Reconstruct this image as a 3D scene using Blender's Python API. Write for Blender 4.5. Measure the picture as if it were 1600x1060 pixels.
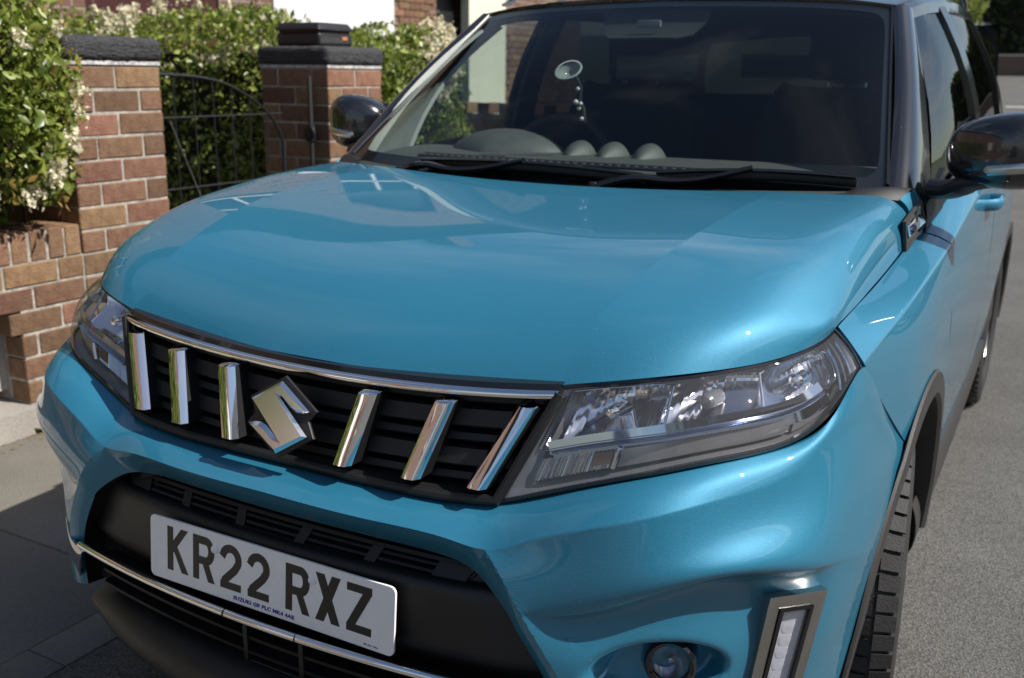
import bpy, bmesh, math, random
import numpy as np
from mathutils import Vector, Matrix

# ------------------------------------------------------------------ camera, sky, sun, exposure
scene = bpy.context.scene
for o in list(bpy.data.objects):
    bpy.data.objects.remove(o, do_unlink=True)
COL = scene.collection
PI = math.pi
rng = random.Random(11)
NR = np.random.RandomState(11)

CAM_POS = (1.0701, -1.1613, 1.3212)
CAM_R = (0.87171243, 0.48989696, 0.01088126)
CAM_U = (-0.13407465, 0.21709353, 0.96689937)
CAM_F = (-0.47131881, 0.8443171, -0.25492589)
cam_d = bpy.data.cameras.new('camera')
cam = bpy.data.objects.new('camera', cam_d)
COL.objects.link(cam)
m = Matrix.Identity(4)
for i in range(3):
    m[i][0] = CAM_R[i]; m[i][1] = CAM_U[i]; m[i][2] = -CAM_F[i]; m[i][3] = CAM_POS[i]
cam.matrix_world = m
cam_d.sensor_width = 36.0
cam_d.lens = 1573.477 * 36.0 / 1600.0
cam_d.clip_start = 0.05
cam_d.clip_end = 2000
cam_d.dof.use_dof = True
cam_d.dof.focus_distance = 1.55
cam_d.dof.aperture_fstop = 6.0
scene.camera = cam

SUN_DIR = Vector((0.90, 0.18, 1.0)).normalized()      # towards the sun
SUN_EL = math.asin(SUN_DIR.z)
SUN_AZ = math.atan2(SUN_DIR.x, SUN_DIR.y)
sd = bpy.data.lights.new('sun', 'SUN')
sd.energy = 5.0
sd.angle = math.radians(0.5)
sd.color = (1.0, 0.95, 0.88)
so = bpy.data.objects.new('sun', sd)
COL.objects.link(so)
so.rotation_euler = SUN_DIR.to_track_quat('Z', 'Y').to_euler()

world = bpy.data.worlds.new('World')
scene.world = world
world.use_nodes = True
wn = world.node_tree.nodes; wl = world.node_tree.links
wn.clear()
w_out = wn.new('ShaderNodeOutputWorld')
w_bg = wn.new('ShaderNodeBackground')
w_bg.inputs['Strength'].default_value = 0.082
w_sky = wn.new('ShaderNodeTexSky')
w_sky.sky_type = 'NISHITA'
w_sky.sun_disc = False
w_sky.sun_elevation = SUN_EL
w_sky.sun_rotation = SUN_AZ
w_sky.air_density = 1.0
w_sky.dust_density = 0.8
# scattered fair-weather cloud, even over the whole dome
w_tc = wn.new('ShaderNodeTexCoord')
w_sep = wn.new('ShaderNodeSeparateXYZ')
w_add = wn.new('ShaderNodeMath'); w_add.operation = 'ADD'; w_add.inputs[1].default_value = 0.18
w_mx = wn.new('ShaderNodeMath'); w_mx.operation = 'MAXIMUM'; w_mx.inputs[1].default_value = 0.05
w_div = wn.new('ShaderNodeVectorMath'); w_div.operation = 'DIVIDE'
w_cmb = wn.new('ShaderNodeCombineXYZ')
w_no = wn.new('ShaderNodeTexNoise')
w_no.inputs['Scale'].default_value = 1.5
w_no.inputs['Detail'].default_value = 9.0
w_no.inputs['Roughness'].default_value = 0.58
w_no.inputs['Distortion'].default_value = 0.35
w_rmp = wn.new('ShaderNodeValToRGB')
w_rmp.color_ramp.elements[0].position = 0.49
w_rmp.color_ramp.elements[1].position = 0.78
w_mix = wn.new('ShaderNodeMix'); w_mix.data_type = 'RGBA'
w_mix.inputs[7].default_value = (6.5, 6.8, 7.2, 1)
wl.new(w_tc.outputs['Generated'], w_sep.inputs[0])
wl.new(w_sep.outputs['Z'], w_add.inputs[0])
wl.new(w_add.outputs[0], w_mx.inputs[0])
for k in range(3):
    wl.new(w_mx.outputs[0], w_cmb.inputs[k])
wl.new(w_tc.outputs['Generated'], w_div.inputs[0])
wl.new(w_cmb.outputs[0], w_div.inputs[1])
w_off = wn.new('ShaderNodeVectorMath'); w_off.operation = 'ADD'; w_off.inputs[1].default_value = (.12, -.09, 0)
wl.new(w_div.outputs[0], w_off.inputs[0])
wl.new(w_off.outputs[0], w_no.inputs['Vector'])
wl.new(w_no.outputs['Fac'], w_rmp.inputs[0])
wl.new(w_rmp.outputs[0], w_mix.inputs[0])
wl.new(w_sky.outputs[0], w_mix.inputs[6])
wl.new(w_mix.outputs[2], w_bg.inputs['Color'])
wl.new(w_bg.outputs[0], w_out.inputs[0])

scene.render.engine = 'CYCLES'
scene.view_settings.view_transform = 'Standard'
scene.view_settings.look = 'None'
scene.view_settings.exposure = 0.38
scene.view_settings.gamma = 1.0
scene.view_settings.use_curve_mapping = False
scene.cycles.max_bounces = 10
scene.cycles.transparent_max_bounces = 16
scene.cycles.glossy_bounces = 5
scene.cycles.caustics_reflective = False
scene.cycles.caustics_refractive = False

# ------------------------------------------------------------------ materials
MATS = {}
def inp(n, *names):
    for k in names:
        if k in n.inputs:
            return n.inputs[k]
def pm(name, col, rough=0.5, metal=0.0, coat=0.0, var=0.0, vscale=20.0, bump=0.0, bscale=60.0,
       spec=None, island=0.0, objrand=0.0, col2=None, trans=0.0, sheen=0.0, rvar=0.0, stretch=None):
    """procedural principled material: colour broken up by noise, fine relief by bump"""
    if name in MATS:
        return MATS[name]
    mt = bpy.data.materials.new(name); mt.use_nodes = True
    N = mt.node_tree.nodes; L = mt.node_tree.links
    b = N['Principled BSDF']
    b.inputs['Roughness'].default_value = rough
    b.inputs['Metallic'].default_value = metal
    b.inputs['Coat Weight'].default_value = coat
    b.inputs['Coat Roughness'].default_value = 0.03
    if spec is not None:
        b.inputs['Specular IOR Level'].default_value = spec
    c = (*col, 1)
    b.inputs['Base Color'].default_value = c
    cur = None
    tc = N.new('ShaderNodeTexCoord')
    vec = tc.outputs['Object']
    if stretch:
        mp = N.new('ShaderNodeMapping'); mp.inputs['Scale'].default_value = stretch
        L.new(vec, mp.inputs[0]); vec = mp.outputs[0]
    if var or col2 or rvar:
        no = N.new('ShaderNodeTexNoise'); no.inputs['Scale'].default_value = vscale
        no.inputs['Detail'].default_value = 6; no.inputs['Roughness'].default_value = 0.65
        L.new(vec, no.inputs['Vector'])
        mr = N.new('ShaderNodeMapRange'); mr.inputs[1].default_value = 0.3; mr.inputs[2].default_value = 0.7
        L.new(no.outputs['Fac'], mr.inputs[0])
        mx = N.new('ShaderNodeMix'); mx.data_type = 'RGBA'
        mx.inputs[6].default_value = tuple(max(0, v * (1 - var)) for v in col) + (1,)
        mx.inputs[7].default_value = (tuple(col2) + (1,)) if col2 else tuple(min(1, v * (1 + var)) for v in col) + (1,)
        L.new(mr.outputs[0], mx.inputs[0])
        cur = mx.outputs[2]
        if rvar:
            m2 = N.new('ShaderNodeMapRange'); m2.inputs[3].default_value = max(0, rough - rvar); m2.inputs[4].default_value = rough + rvar
            L.new(mr.outputs[0], m2.inputs[0]); L.new(m2.outputs[0], b.inputs['Roughness'])
    if island or objrand:
        if island:
            g = N.new('ShaderNodeNewGeometry'); rnd = g.outputs['Random Per Island']; amt = island
        else:
            g = N.new('ShaderNodeObjectInfo'); rnd = g.outputs['Random']; amt = objrand
        hs = N.new('ShaderNodeHueSaturation')
        mr = N.new('ShaderNodeMapRange'); mr.inputs[3].default_value = 1 - amt; mr.inputs[4].default_value = 1 + amt
        L.new(rnd, mr.inputs[0]); L.new(mr.outputs[0], hs.inputs['Value'])
        m3 = N.new('ShaderNodeMath'); m3.operation = 'MULTIPLY'; m3.inputs[1].default_value = 7.31
        m4 = N.new('ShaderNodeMath'); m4.operation = 'FRACT'
        L.new(rnd, m3.inputs[0]); L.new(m3.outputs[0], m4.inputs[0])
        m5 = N.new('ShaderNodeMapRange'); m5.inputs[3].default_value = 0.5 - amt * 0.02; m5.inputs[4].default_value = 0.5 + amt * 0.07
        L.new(m4.outputs[0], m5.inputs[0]); L.new(m5.outputs[0], hs.inputs['Hue'])
        if cur: L.new(cur, hs.inputs['Color'])
        else: hs.inputs['Color'].default_value = c
        cur = hs.outputs[0]
    if cur:
        L.new(cur, b.inputs['Base Color'])
    if bump:
        n2 = N.new('ShaderNodeTexNoise'); n2.inputs['Scale'].default_value = bscale
        n2.inputs['Detail'].default_value = 5; n2.inputs['Roughness'].default_value = 0.6
        L.new(vec, n2.inputs['Vector'])
        bp_ = N.new('ShaderNodeBump'); bp_.inputs['Strength'].default_value = bump; bp_.inputs['Distance'].default_value = 0.01
        L.new(n2.outputs['Fac'], bp_.inputs['Height']); L.new(bp_.outputs[0], b.inputs['Normal'])
    if trans:
        b.inputs['Transmission Weight'].default_value = trans
    MATS[name] = mt
    return mt

def paint(name, col, metal=0.55, rough=0.38, flake=0.25):
    """metallic car paint: flaked base under a clear coat"""
    mt = bpy.data.materials.new(name); mt.use_nodes = True
    N = mt.node_tree.nodes; L = mt.node_tree.links
    b = N['Principled BSDF']
    b.inputs['Base Color'].default_value = (*col, 1)
    b.inputs['Metallic'].default_value = metal
    b.inputs['Roughness'].default_value = rough
    b.inputs['Coat Weight'].default_value = 1.0
    b.inputs['Coat Roughness'].default_value = 0.012
    b.inputs['Coat IOR'].default_value = 1.5
    tc = N.new('ShaderNodeTexCoord')
    v = N.new('ShaderNodeTexVoronoi'); v.inputs['Scale'].default_value = 700
    L.new(tc.outputs['Object'], v.inputs['Vector'])
    bpn = N.new('ShaderNodeBump'); bpn.inputs['Strength'].default_value = flake; bpn.inputs['Distance'].default_value = 0.0006
    sp = N.new('ShaderNodeSeparateColor')
    L.new(v.outputs['Color'], sp.inputs[0])
    L.new(sp.outputs[0], bpn.inputs['Height'])
    L.new(bpn.outputs[0], b.inputs['Normal'])
    # very faint road dust in the coat
    no = N.new('ShaderNodeTexNoise'); no.inputs['Scale'].default_value = 9; no.inputs['Detail'].default_value = 8
    L.new(tc.outputs['Object'], no.inputs['Vector'])
    mr = N.new('ShaderNodeMapRange'); mr.inputs[1].default_value = .35; mr.inputs[2].default_value = .75
    mr.inputs[3].default_value = 0.006; mr.inputs[4].default_value = 0.035
    L.new(no.outputs['Fac'], mr.inputs[0]); L.new(mr.outputs[0], b.inputs['Coat Roughness'])
    # sparse dust specks and tiny chips
    vs = N.new('ShaderNodeTexVoronoi'); vs.inputs['Scale'].default_value = 75
    L.new(tc.outputs['Object'], vs.inputs['Vector'])
    s2 = N.new('ShaderNodeSeparateColor'); L.new(vs.outputs['Color'], s2.inputs[0])
    c1 = N.new('ShaderNodeMath'); c1.operation = 'GREATER_THAN'; c1.inputs[1].default_value = .93; L.new(s2.outputs[0], c1.inputs[0])
    c2 = N.new('ShaderNodeMath'); c2.operation = 'LESS_THAN'; c2.inputs[1].default_value = .055; L.new(vs.outputs['Distance'], c2.inputs[0])
    c3 = N.new('ShaderNodeMath'); c3.operation = 'MULTIPLY'; L.new(c1.outputs[0], c3.inputs[0]); L.new(c2.outputs[0], c3.inputs[1])
    c4 = N.new('ShaderNodeMath'); c4.operation = 'MULTIPLY'; c4.inputs[1].default_value = .55; L.new(c3.outputs[0], c4.inputs[0])
    mc = N.new('ShaderNodeMix'); mc.data_type = 'RGBA'; mc.inputs[6].default_value = (*col, 1); mc.inputs[7].default_value = (.55, .53, .48, 1)
    L.new(c4.outputs[0], mc.inputs[0]); L.new(mc.outputs[2], b.inputs['Base Color'])
    MATS[name] = mt
    return mt

def glass(name, tint=(1, 1, 1), rough=0.0, ior=1.5, body=None, bodyfac=0.0):
    """thin pane: clear straight-through with Fresnel reflection"""
    mt = bpy.data.materials.new(name); mt.use_nodes = True
    N = mt.node_tree.nodes; L = mt.node_tree.links
    N.remove(N['Principled BSDF'])
    out = N['Material Output']
    tr = N.new('ShaderNodeBsdfTransparent'); tr.inputs[0].default_value = (*tint, 1)
    gl = N.new('ShaderNodeBsdfGlossy'); gl.inputs['Roughness'].default_value = rough
    fr = N.new('ShaderNodeFresnel')
    ge = N.new('ShaderNodeNewGeometry'); mi = N.new('ShaderNodeMapRange')      # same reflectance from either side of the pane
    mi.inputs[3].default_value = ior; mi.inputs[4].default_value = 1 / ior
    L.new(ge.outputs['Backfacing'], mi.inputs[0]); L.new(mi.outputs[0], fr.inputs[0])
    mx = N.new('ShaderNodeMixShader')
    L.new(fr.outputs[0], mx.inputs[0])
    if body:
        df = N.new('ShaderNodeBsdfDiffuse'); df.inputs[0].default_value = (*body, 1)
        m2 = N.new('ShaderNodeMixShader'); m2.inputs[0].default_value = bodyfac
        L.new(tr.outputs[0], m2.inputs[1]); L.new(df.outputs[0], m2.inputs[2])
        L.new(m2.outputs[0], mx.inputs[1])
    else:
        L.new(tr.outputs[0], mx.inputs[1])
    L.new(gl.outputs[0], mx.inputs[2])
    L.new(mx.outputs[0], out.inputs[0])
    MATS[name] = mt
    return mt

TEAL = paint('teal_metallic_paint', (0.020, 0.188, 0.310), metal=.34, rough=.54, flake=.40)
BLACKP = paint('black_metallic_paint', (0.010, 0.010, 0.013), metal=0.0, rough=.22, flake=.02)
CHROME = pm('chrome', (0.86, 0.86, 0.87), 0.04, 1.0)
SATIN = pm('satin_silver', (0.50, 0.49, 0.47), 0.22, 1.0, var=.05, vscale=80)
DARKCHROME = pm('dark_chrome', (0.40, 0.41, 0.45), 0.10, 1.0)
PLASTIC = pm('black_moulded_plastic', (0.010, 0.010, 0.011), 0.46, var=.15, vscale=40, bump=.12, bscale=900)
PLASTICG = pm('grey_textured_cladding', (0.034, 0.033, 0.033), 0.55, var=.15, vscale=30, bump=.2, bscale=700)
GLOSSBLK = pm('gloss_black_plastic', (0.010, 0.010, 0.011), 0.12, coat=.3)
RUBBER = pm('tyre_rubber', (0.026, 0.025, 0.025), 0.68, var=.25, vscale=25, bump=.2, bscale=200)
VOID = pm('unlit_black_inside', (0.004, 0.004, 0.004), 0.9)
SCREEN = glass('laminated_windscreen', (0.80, 0.87, 0.85), ior=1.5)
SIDEGLASS = glass('tinted_side_glass', (0.55, 0.62, 0.60), ior=1.75)
PRIVACY = glass('privacy_glass', (.05, .055, .055), ior=1.6)
LENS = glass('sky_hazed_lamp_lens', (0.95, 0.96, 0.98), ior=1.5, body=(.62, .64, .68), bodyfac=.05)  # faint pale diffuse body stands for sky reflection hazing the lens

# ------------------------------------------------------------------ mesh helpers
def link(name, me, mat, parent=None):
    o = bpy.data.objects.new(name, me)
    COL.objects.link(o)
    if mat is not None and len(me.materials) == 0:
        me.materials.append(mat)
    if parent is not None:
        o.parent = parent
    return o
def mesh(name, V, F, mat, parent=None, smooth=True, ang=35):
    me = bpy.data.meshes.new(name)
    me.from_pydata([tuple(map(float, v)) for v in V], [], [tuple(map(int, f)) for f in F])
    me.update()
    if smooth:
        me.shade_smooth()
        if ang:
            me.set_sharp_from_angle(angle=math.radians(ang))
    return link(name, me, mat, parent)
def empty(name, loc=(0, 0, 0), parent=None):
    o = bpy.data.objects.new(name, None)
    COL.objects.link(o); o.location = loc
    o.empty_display_size = 0.2
    if parent is not None: o.parent = parent
    return o
def tag(o, label, cat, group=None, kind=None):
    o['label'] = label
    if cat: o['category'] = cat
    if group: o['group'] = group
    if kind: o['kind'] = kind
    return o
def struct(o, label=None):
    o['kind'] = 'structure'
    if label: o['label'] = label
    return o

class MB:
    def __init__(s): s.V = []; s.F = []
    def add(s, V, F):
        n = len(s.V)
        s.V += [tuple(v) for v in V]; s.F += [tuple(i + n for i in f) for f in F]
        return s
    def box(s, lo, hi):
        (a, b, c), (d, e, f) = lo, hi
        return s.add([(a, b, c), (d, b, c), (d, e, c), (a, e, c), (a, b, f), (d, b, f), (d, e, f), (a, e, f)],
                     [(3, 2, 1, 0), (4, 5, 6, 7), (0, 1, 5, 4), (1, 2, 6, 5), (2, 3, 7, 6), (3, 0, 4, 7)])
    def hexa(s, P):           # 8 points, bottom ring then top ring
        return s.add(P, [(3, 2, 1, 0), (4, 5, 6, 7), (0, 1, 5, 4), (1, 2, 6, 5), (2, 3, 7, 6), (3, 0, 4, 7)])
    def tube(s, path, r, n=10, caps=True, flat=None):
        path = [Vector(p) for p in path]; rs = r if hasattr(r, '__len__') else [r] * len(path)
        rings = []; up = Vector((0, 0, 1))
        for i, p in enumerate(path):
            t = (path[min(i + 1, len(path) - 1)] - path[max(i - 1, 0)]).normalized()
            a = t.cross(up)
            if a.length < 1e-3: a = t.cross(Vector((1, 0, 0)))
            a.normalize(); b = a.cross(t).normalized()
            fl = flat or (1, 1)
            rings.append([p + (a * math.cos(2 * PI * k / n) * fl[0] + b * math.sin(2 * PI * k / n) * fl[1]) * rs[i] for k in range(n)])
        V = [v for rg in rings for v in rg]; F = []
        for i in range(len(path) - 1):
            for k in range(n):
                F.append((i * n + k, i * n + (k + 1) % n, (i + 1) * n + (k + 1) % n, (i + 1) * n + k))
        if caps:
            F.append(tuple(range(n - 1, -1, -1))); F.append(tuple((len(path) - 1) * n + k for k in range(n)))
        return s.add(V, F)
    def lathe(s, prof, M=None, n=32, closed=False):   # prof: (radius, height) about local Z, M places it
        V = []; F = []
        for r_, h in prof:
            for k in range(n):
                a = 2 * PI * k / n
                v = Vector((r_ * math.cos(a), r_ * math.sin(a), h))
                V.append(M @ v if M else v)
        for i in range(len(prof) - 1):
            for k in range(n):
                F.append((i * n + k, i * n + (k + 1) % n, (i + 1) * n + (k + 1) % n, (i + 1) * n + k))
        return s.add(V, F)
    def grid(s, P):
        P = np.asarray(P); R, C = P.shape[:2]
        V = P.reshape(-1, 3)
        F = [(i * C + j, i * C + j + 1, (i + 1) * C + j + 1, (i + 1) * C + j) for i in range(R - 1) for j in range(C - 1)]
        return s.add(V, F)
    def prism(s, poly, M, h):      # poly in local xy, extruded to z=h
        n = len(poly)
        V = [M @ Vector((x, y, 0)) for x, y in poly] + [M @ Vector((x, y, h)) for x, y in poly]
        F = [tuple(range(n - 1, -1, -1)), tuple(range(n, 2 * n))] + [(k, (k + 1) % n, n + (k + 1) % n, n + k) for k in range(n)]
        return s.add(V, F)
    def build(s, name, mat, parent=None, smooth=True, ang=35):
        return mesh(name, s.V, s.F, mat, parent, smooth, ang)

def recalc(o):
    bm = bmesh.new(); bm.from_mesh(o.data)
    bmesh.ops.recalc_face_normals(bm, faces=bm.faces)
    bm.to_mesh(o.data); bm.free()
    return o
def bevel(o, w, seg=2, ang=40):
    bm = bmesh.new(); bm.from_mesh(o.data)
    es = [e for e in bm.edges if len(e.link_faces) == 2 and e.calc_face_angle(0) > math.radians(ang)]
    bmesh.ops.bevel(bm, geom=es, offset=w, segments=seg, profile=0.6, affect='EDGES')
    bm.to_mesh(o.data); bm.free()
    o.data.shade_smooth(); o.data.set_sharp_from_angle(angle=math.radians(50))
    return o

def nspl(t, P, ts):
    """natural cubic spline through P (K,...) at knots t, evaluated at ts"""
    t = np.asarray(t, float); P = np.asarray(P, float); ts = np.asarray(ts, float)
    K = len(t); sh = P.shape[1:]; Q = P.reshape(K, -1)
    if K == 2:
        w = ((ts - t[0]) / (t[1] - t[0]))[:, None]
        return (Q[0] * (1 - w) + Q[1] * w).reshape((len(ts),) + sh)
    h = np.diff(t); A = np.zeros((K, K)); B = np.zeros_like(Q)
    A[0, 0] = A[-1, -1] = 1
    for i in range(1, K - 1):
        A[i, i - 1] = h[i - 1]; A[i, i] = 2 * (h[i - 1] + h[i]); A[i, i + 1] = h[i]
        B[i] = 6 * ((Q[i + 1] - Q[i]) / h[i] - (Q[i] - Q[i - 1]) / h[i - 1])
    Mm = np.linalg.solve(A, B)
    i = np.clip(np.searchsorted(t, ts) - 1, 0, K - 2)
    hh = h[i][:, None]; a = (t[i + 1] - ts)[:, None] / hh; b = (ts - t[i])[:, None] / hh
    R = a * Q[i] + b * Q[i + 1] + ((a ** 3 - a) * Mm[i] + (b ** 3 - b) * Mm[i + 1]) * hh ** 2 / 6
    return R.reshape((len(ts),) + sh)
def line(P, n, splits=()):
    """resample points smoothly, n steps for each interval, sharp at the knots in splits"""
    P = np.asarray(P, float); K = len(P)
    d = np.linalg.norm(np.diff(P, axis=0), axis=-1)
    while d.ndim > 1: d = d.mean(-1)
    t = np.concatenate([[0], np.cumsum(np.maximum(d, 1e-6) ** 0.75)])
    cuts = [0] + sorted(splits) + [K - 1]; out = []
    for a, b in zip(cuts[:-1], cuts[1:]):
        ts = np.concatenate([np.linspace(t[k], t[k + 1], n, endpoint=False) for k in range(a, b)] + [[t[b]]])
        s = nspl(t[a:b + 1], P[a:b + 1], ts)
        out.append(s if a == 0 else s[1:])
    return np.concatenate(out)
def surf(G, nr, nc, sr=(), sc=()):
    G = np.asarray(G, float)
    A = line(G, nr, sr)
    return np.swapaxes(line(np.swapaxes(A, 0, 1), nc, sc), 0, 1)
def relax(P, it, w=0.5, keep=True):
    P = P.copy()
    for _ in range(it):
        Q = P.copy()
        Q[1:-1, 1:-1] += w * ((P[:-2, 1:-1] + P[2:, 1:-1] + P[1:-1, :-2] + P[1:-1, 2:]) / 4 - P[1:-1, 1:-1])
        P = Q
    return P
def normals(P):
    du = np.gradient(P, axis=0); dv = np.gradient(P, axis=1)
    n = np.cross(dv, du)
    return n / (np.linalg.norm(n, axis=-1, keepdims=True) + 1e-12)
def panel(name, P, mat, parent, out=(0, -1, 0.3), skirt=0.012, sides='tblr', ang=40, label=None):
    """dense grid as a sheet-metal panel with folded edges"""
    n = normals(P)
    if (n * np.asarray(out)).sum(-1).mean() < 0: n = -n
    R, C = P.shape[:2]
    mb = MB().grid(P)
    idx = lambda i, j: i * C + j
    edges = []
    if 't' in sides: edges.append([(0, j) for j in range(C)])
    if 'b' in sides: edges.append([(R - 1, j) for j in range(C - 1, -1, -1)])
    if 'l' in sides: edges.append([(i, 0) for i in range(R - 1, -1, -1)])
    if 'r' in sides: edges.append([(i, C - 1) for i in range(R)])
    for e in edges:
        k = len(mb.V)
        for (i, j) in e: mb.V.append(tuple(P[i, j] - n[i, j] * skirt))
        for q in range(len(e) - 1):
            mb.F.append((idx(*e[q]), idx(*e[q + 1]), k + q + 1, k + q))
    o = recalc(mb.build(name, mat, parent, True, None))
    me = o.data
    # orient outward
    c = np.asarray(out, float); s = sum(Vector(c).dot(p.normal) * p.area for p in me.polygons)
    if s < 0: me.flip_normals()
    me.shade_smooth(); me.set_sharp_from_angle(angle=math.radians(ang))
    if label: o['label'] = label
    return o
def mir(G):
    G = np.array(G, float); G[..., 0] *= -1; return G
def sstep(a, b, x):
    t = np.clip((x - a) / (b - a), 0, 1); return t * t * (3 - 2 * t)
def curve_mesh(name, polys, M, mat, parent, ext=0.002, bev=0.0, offset=0.0, res=1):
    """flat outlines given thickness and a chamfer, as a mesh"""
    cu = bpy.data.curves.new(name, 'CURVE'); cu.dimensions = '2D'; cu.fill_mode = 'BOTH'
    cu.extrude = ext; cu.bevel_depth = bev; cu.bevel_resolution = res; cu.offset = offset
    for poly in polys:
        sp = cu.splines.new('POLY'); sp.points.add(len(poly) - 1)
        for p, q in zip(sp.points, poly): p.co = (q[0], q[1], 0, 1)
        sp.use_cyclic_u = True
    to = bpy.data.objects.new('tmp', cu); COL.objects.link(to)
    dg = bpy.context.evaluated_depsgraph_get(); dg.update()
    me = bpy.data.meshes.new_from_object(to.evaluated_get(dg))
    bpy.data.objects.remove(to); bpy.data.curves.remove(cu)
    me.transform(M); me.materials.clear()
    o = link(name, me, mat, parent)
    me.shade_smooth(); me.set_sharp_from_angle(angle=math.radians(30))
    return o
def text_mesh(name, body, M, mat, parent, size, ext=0.0004, sx=1.0, bold=0.0, align='CENTER'):
    cu = bpy.data.curves.new(name, 'FONT'); cu.body = body; cu.size = size; cu.extrude = ext
    cu.align_x = align; cu.offset = bold; cu.space_character = 1.05
    to = bpy.data.objects.new('tmp', cu); COL.objects.link(to)
    dg = bpy.context.evaluated_depsgraph_get(); dg.update()
    me = bpy.data.meshes.new_from_object(to.evaluated_get(dg))
    bpy.data.objects.remove(to); bpy.data.curves.remove(cu)
    me.transform(M @ Matrix.Diagonal((sx, 1, 1, 1))); me.materials.clear()
    return link(name, me, mat, parent)
def frame(o, x, y):
    """matrix with local x, y axes and origin"""
    x = Vector(x).normalized(); z = x.cross(Vector(y)).normalized(); y = z.cross(x)
    M = Matrix.Identity(4)
    for i in range(3): M[i][0] = x[i]; M[i][1] = y[i]; M[i][2] = z[i]; M[i][3] = o[i]
    return M
# ------------------------------------------------------------------ the street: ground
def zg(y):
    return 0.0 if y < 6 else .045 * (y - 6) ** 2 / (y + 2)
def ground_mat(name, c1, c2, scale, rough=.9, bump=.5, grain=.45, patch=.6):
    mt = bpy.data.materials.new(name); mt.use_nodes = True
    N = mt.node_tree.nodes; L = mt.node_tree.links; b = N['Principled BSDF']
    b.inputs['Roughness'].default_value = rough
    tc = N.new('ShaderNodeTexCoord')
    v = N.new('ShaderNodeTexVoronoi'); v.inputs['Scale'].default_value = scale
    n1 = N.new('ShaderNodeTexNoise'); n1.inputs['Scale'].default_value = 1.7; n1.inputs['Detail'].default_value = 7
    n2 = N.new('ShaderNodeTexNoise'); n2.inputs['Scale'].default_value = scale * .45; n2.inputs['Detail'].default_value = 6; n2.inputs['Roughness'].default_value = .7
    for n in (v, n1, n2): L.new(tc.outputs['Object'], n.inputs['Vector'])
    sp = N.new('ShaderNodeSeparateColor'); L.new(v.outputs['Color'], sp.inputs[0])
    mx = N.new('ShaderNodeMix'); mx.data_type = 'RGBA'; mx.inputs[6].default_value = (*c1, 1); mx.inputs[7].default_value = (*c2, 1)
    a = N.new('ShaderNodeMath'); a.operation = 'MULTIPLY_ADD'; a.inputs[1].default_value = grain
    L.new(sp.outputs[0], a.inputs[0])
    p = N.new('ShaderNodeMath'); p.operation = 'MULTIPLY'; p.inputs[1].default_value = patch
    L.new(n2.outputs['Fac'], p.inputs[0]); L.new(p.outputs[0], a.inputs[2])
    L.new(a.outputs[0], mx.inputs[0])
    m2 = N.new('ShaderNodeMix'); m2.data_type = 'RGBA'; m2.blend_type = 'MULTIPLY'; m2.inputs[0].default_value = .55
    rp = N.new('ShaderNodeValToRGB'); rp.color_ramp.elements[0].position = .32; rp.color_ramp.elements[0].color = (.55, .54, .52, 1); rp.color_ramp.elements[1].position = .66
    L.new(n1.outputs['Fac'], rp.inputs[0]); L.new(mx.outputs[2], m2.inputs[6]); L.new(rp.outputs[0], m2.inputs[7])
    L.new(m2.outputs[2], b.inputs['Base Color'])
    bm_ = N.new('ShaderNodeBump'); bm_.inputs['Strength'].default_value = bump; bm_.inputs['Distance'].default_value = .004
    L.new(v.outputs['Distance'], bm_.inputs['Height']); L.new(bm_.outputs[0], b.inputs['Normal'])
    MATS[name] = mt
    return mt
ASPH = ground_mat('worn_asphalt', (.032, .031, .029), (.185, .18, .17), 230, bump=.6, grain=.75, patch=.30)
SLAB = ground_mat('weathered_concrete_slab', (.15, .138, .118), (.29, .27, .235), 260, bump=.35)
KERBM = ground_mat('granite_kerb', (.12, .115, .105), (.24, .23, .21), 240, bump=.3)
SOIL = pm('moss_and_grit', (.10, .085, .045), .95, var=.4, vscale=30, bump=.6, bscale=90, col2=(.26, .19, .06))
GRASSY = pm('far_verge', (.05, .07, .03), .95, var=.3, vscale=1)

ys = np.concatenate([np.linspace(-70, 5, 16), np.linspace(6, 60, 37), np.linspace(70, 400, 8)])
def sheet_y(name, x0, x1, y0, y1, dz, mat, n=2):
    yy = [y for y in ys if y0 < y < y1]; yy = [y0] + yy + [y1]
    return MB().grid(np.array([[(x, y, zg(y) + dz) for x in np.linspace(x0, x1, n)] for y in yy])).build(name, mat, None, False)
struct(sheet_y('ground', -300, 300, -70, 400, -.16, GRASSY, 3))
struct(sheet_y('road', -.80, 6.2, -70, 17, .0, ASPH, 8))
struct(sheet_y('road', -9, 14, 17, 47, .0, ASPH, 8))
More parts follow.
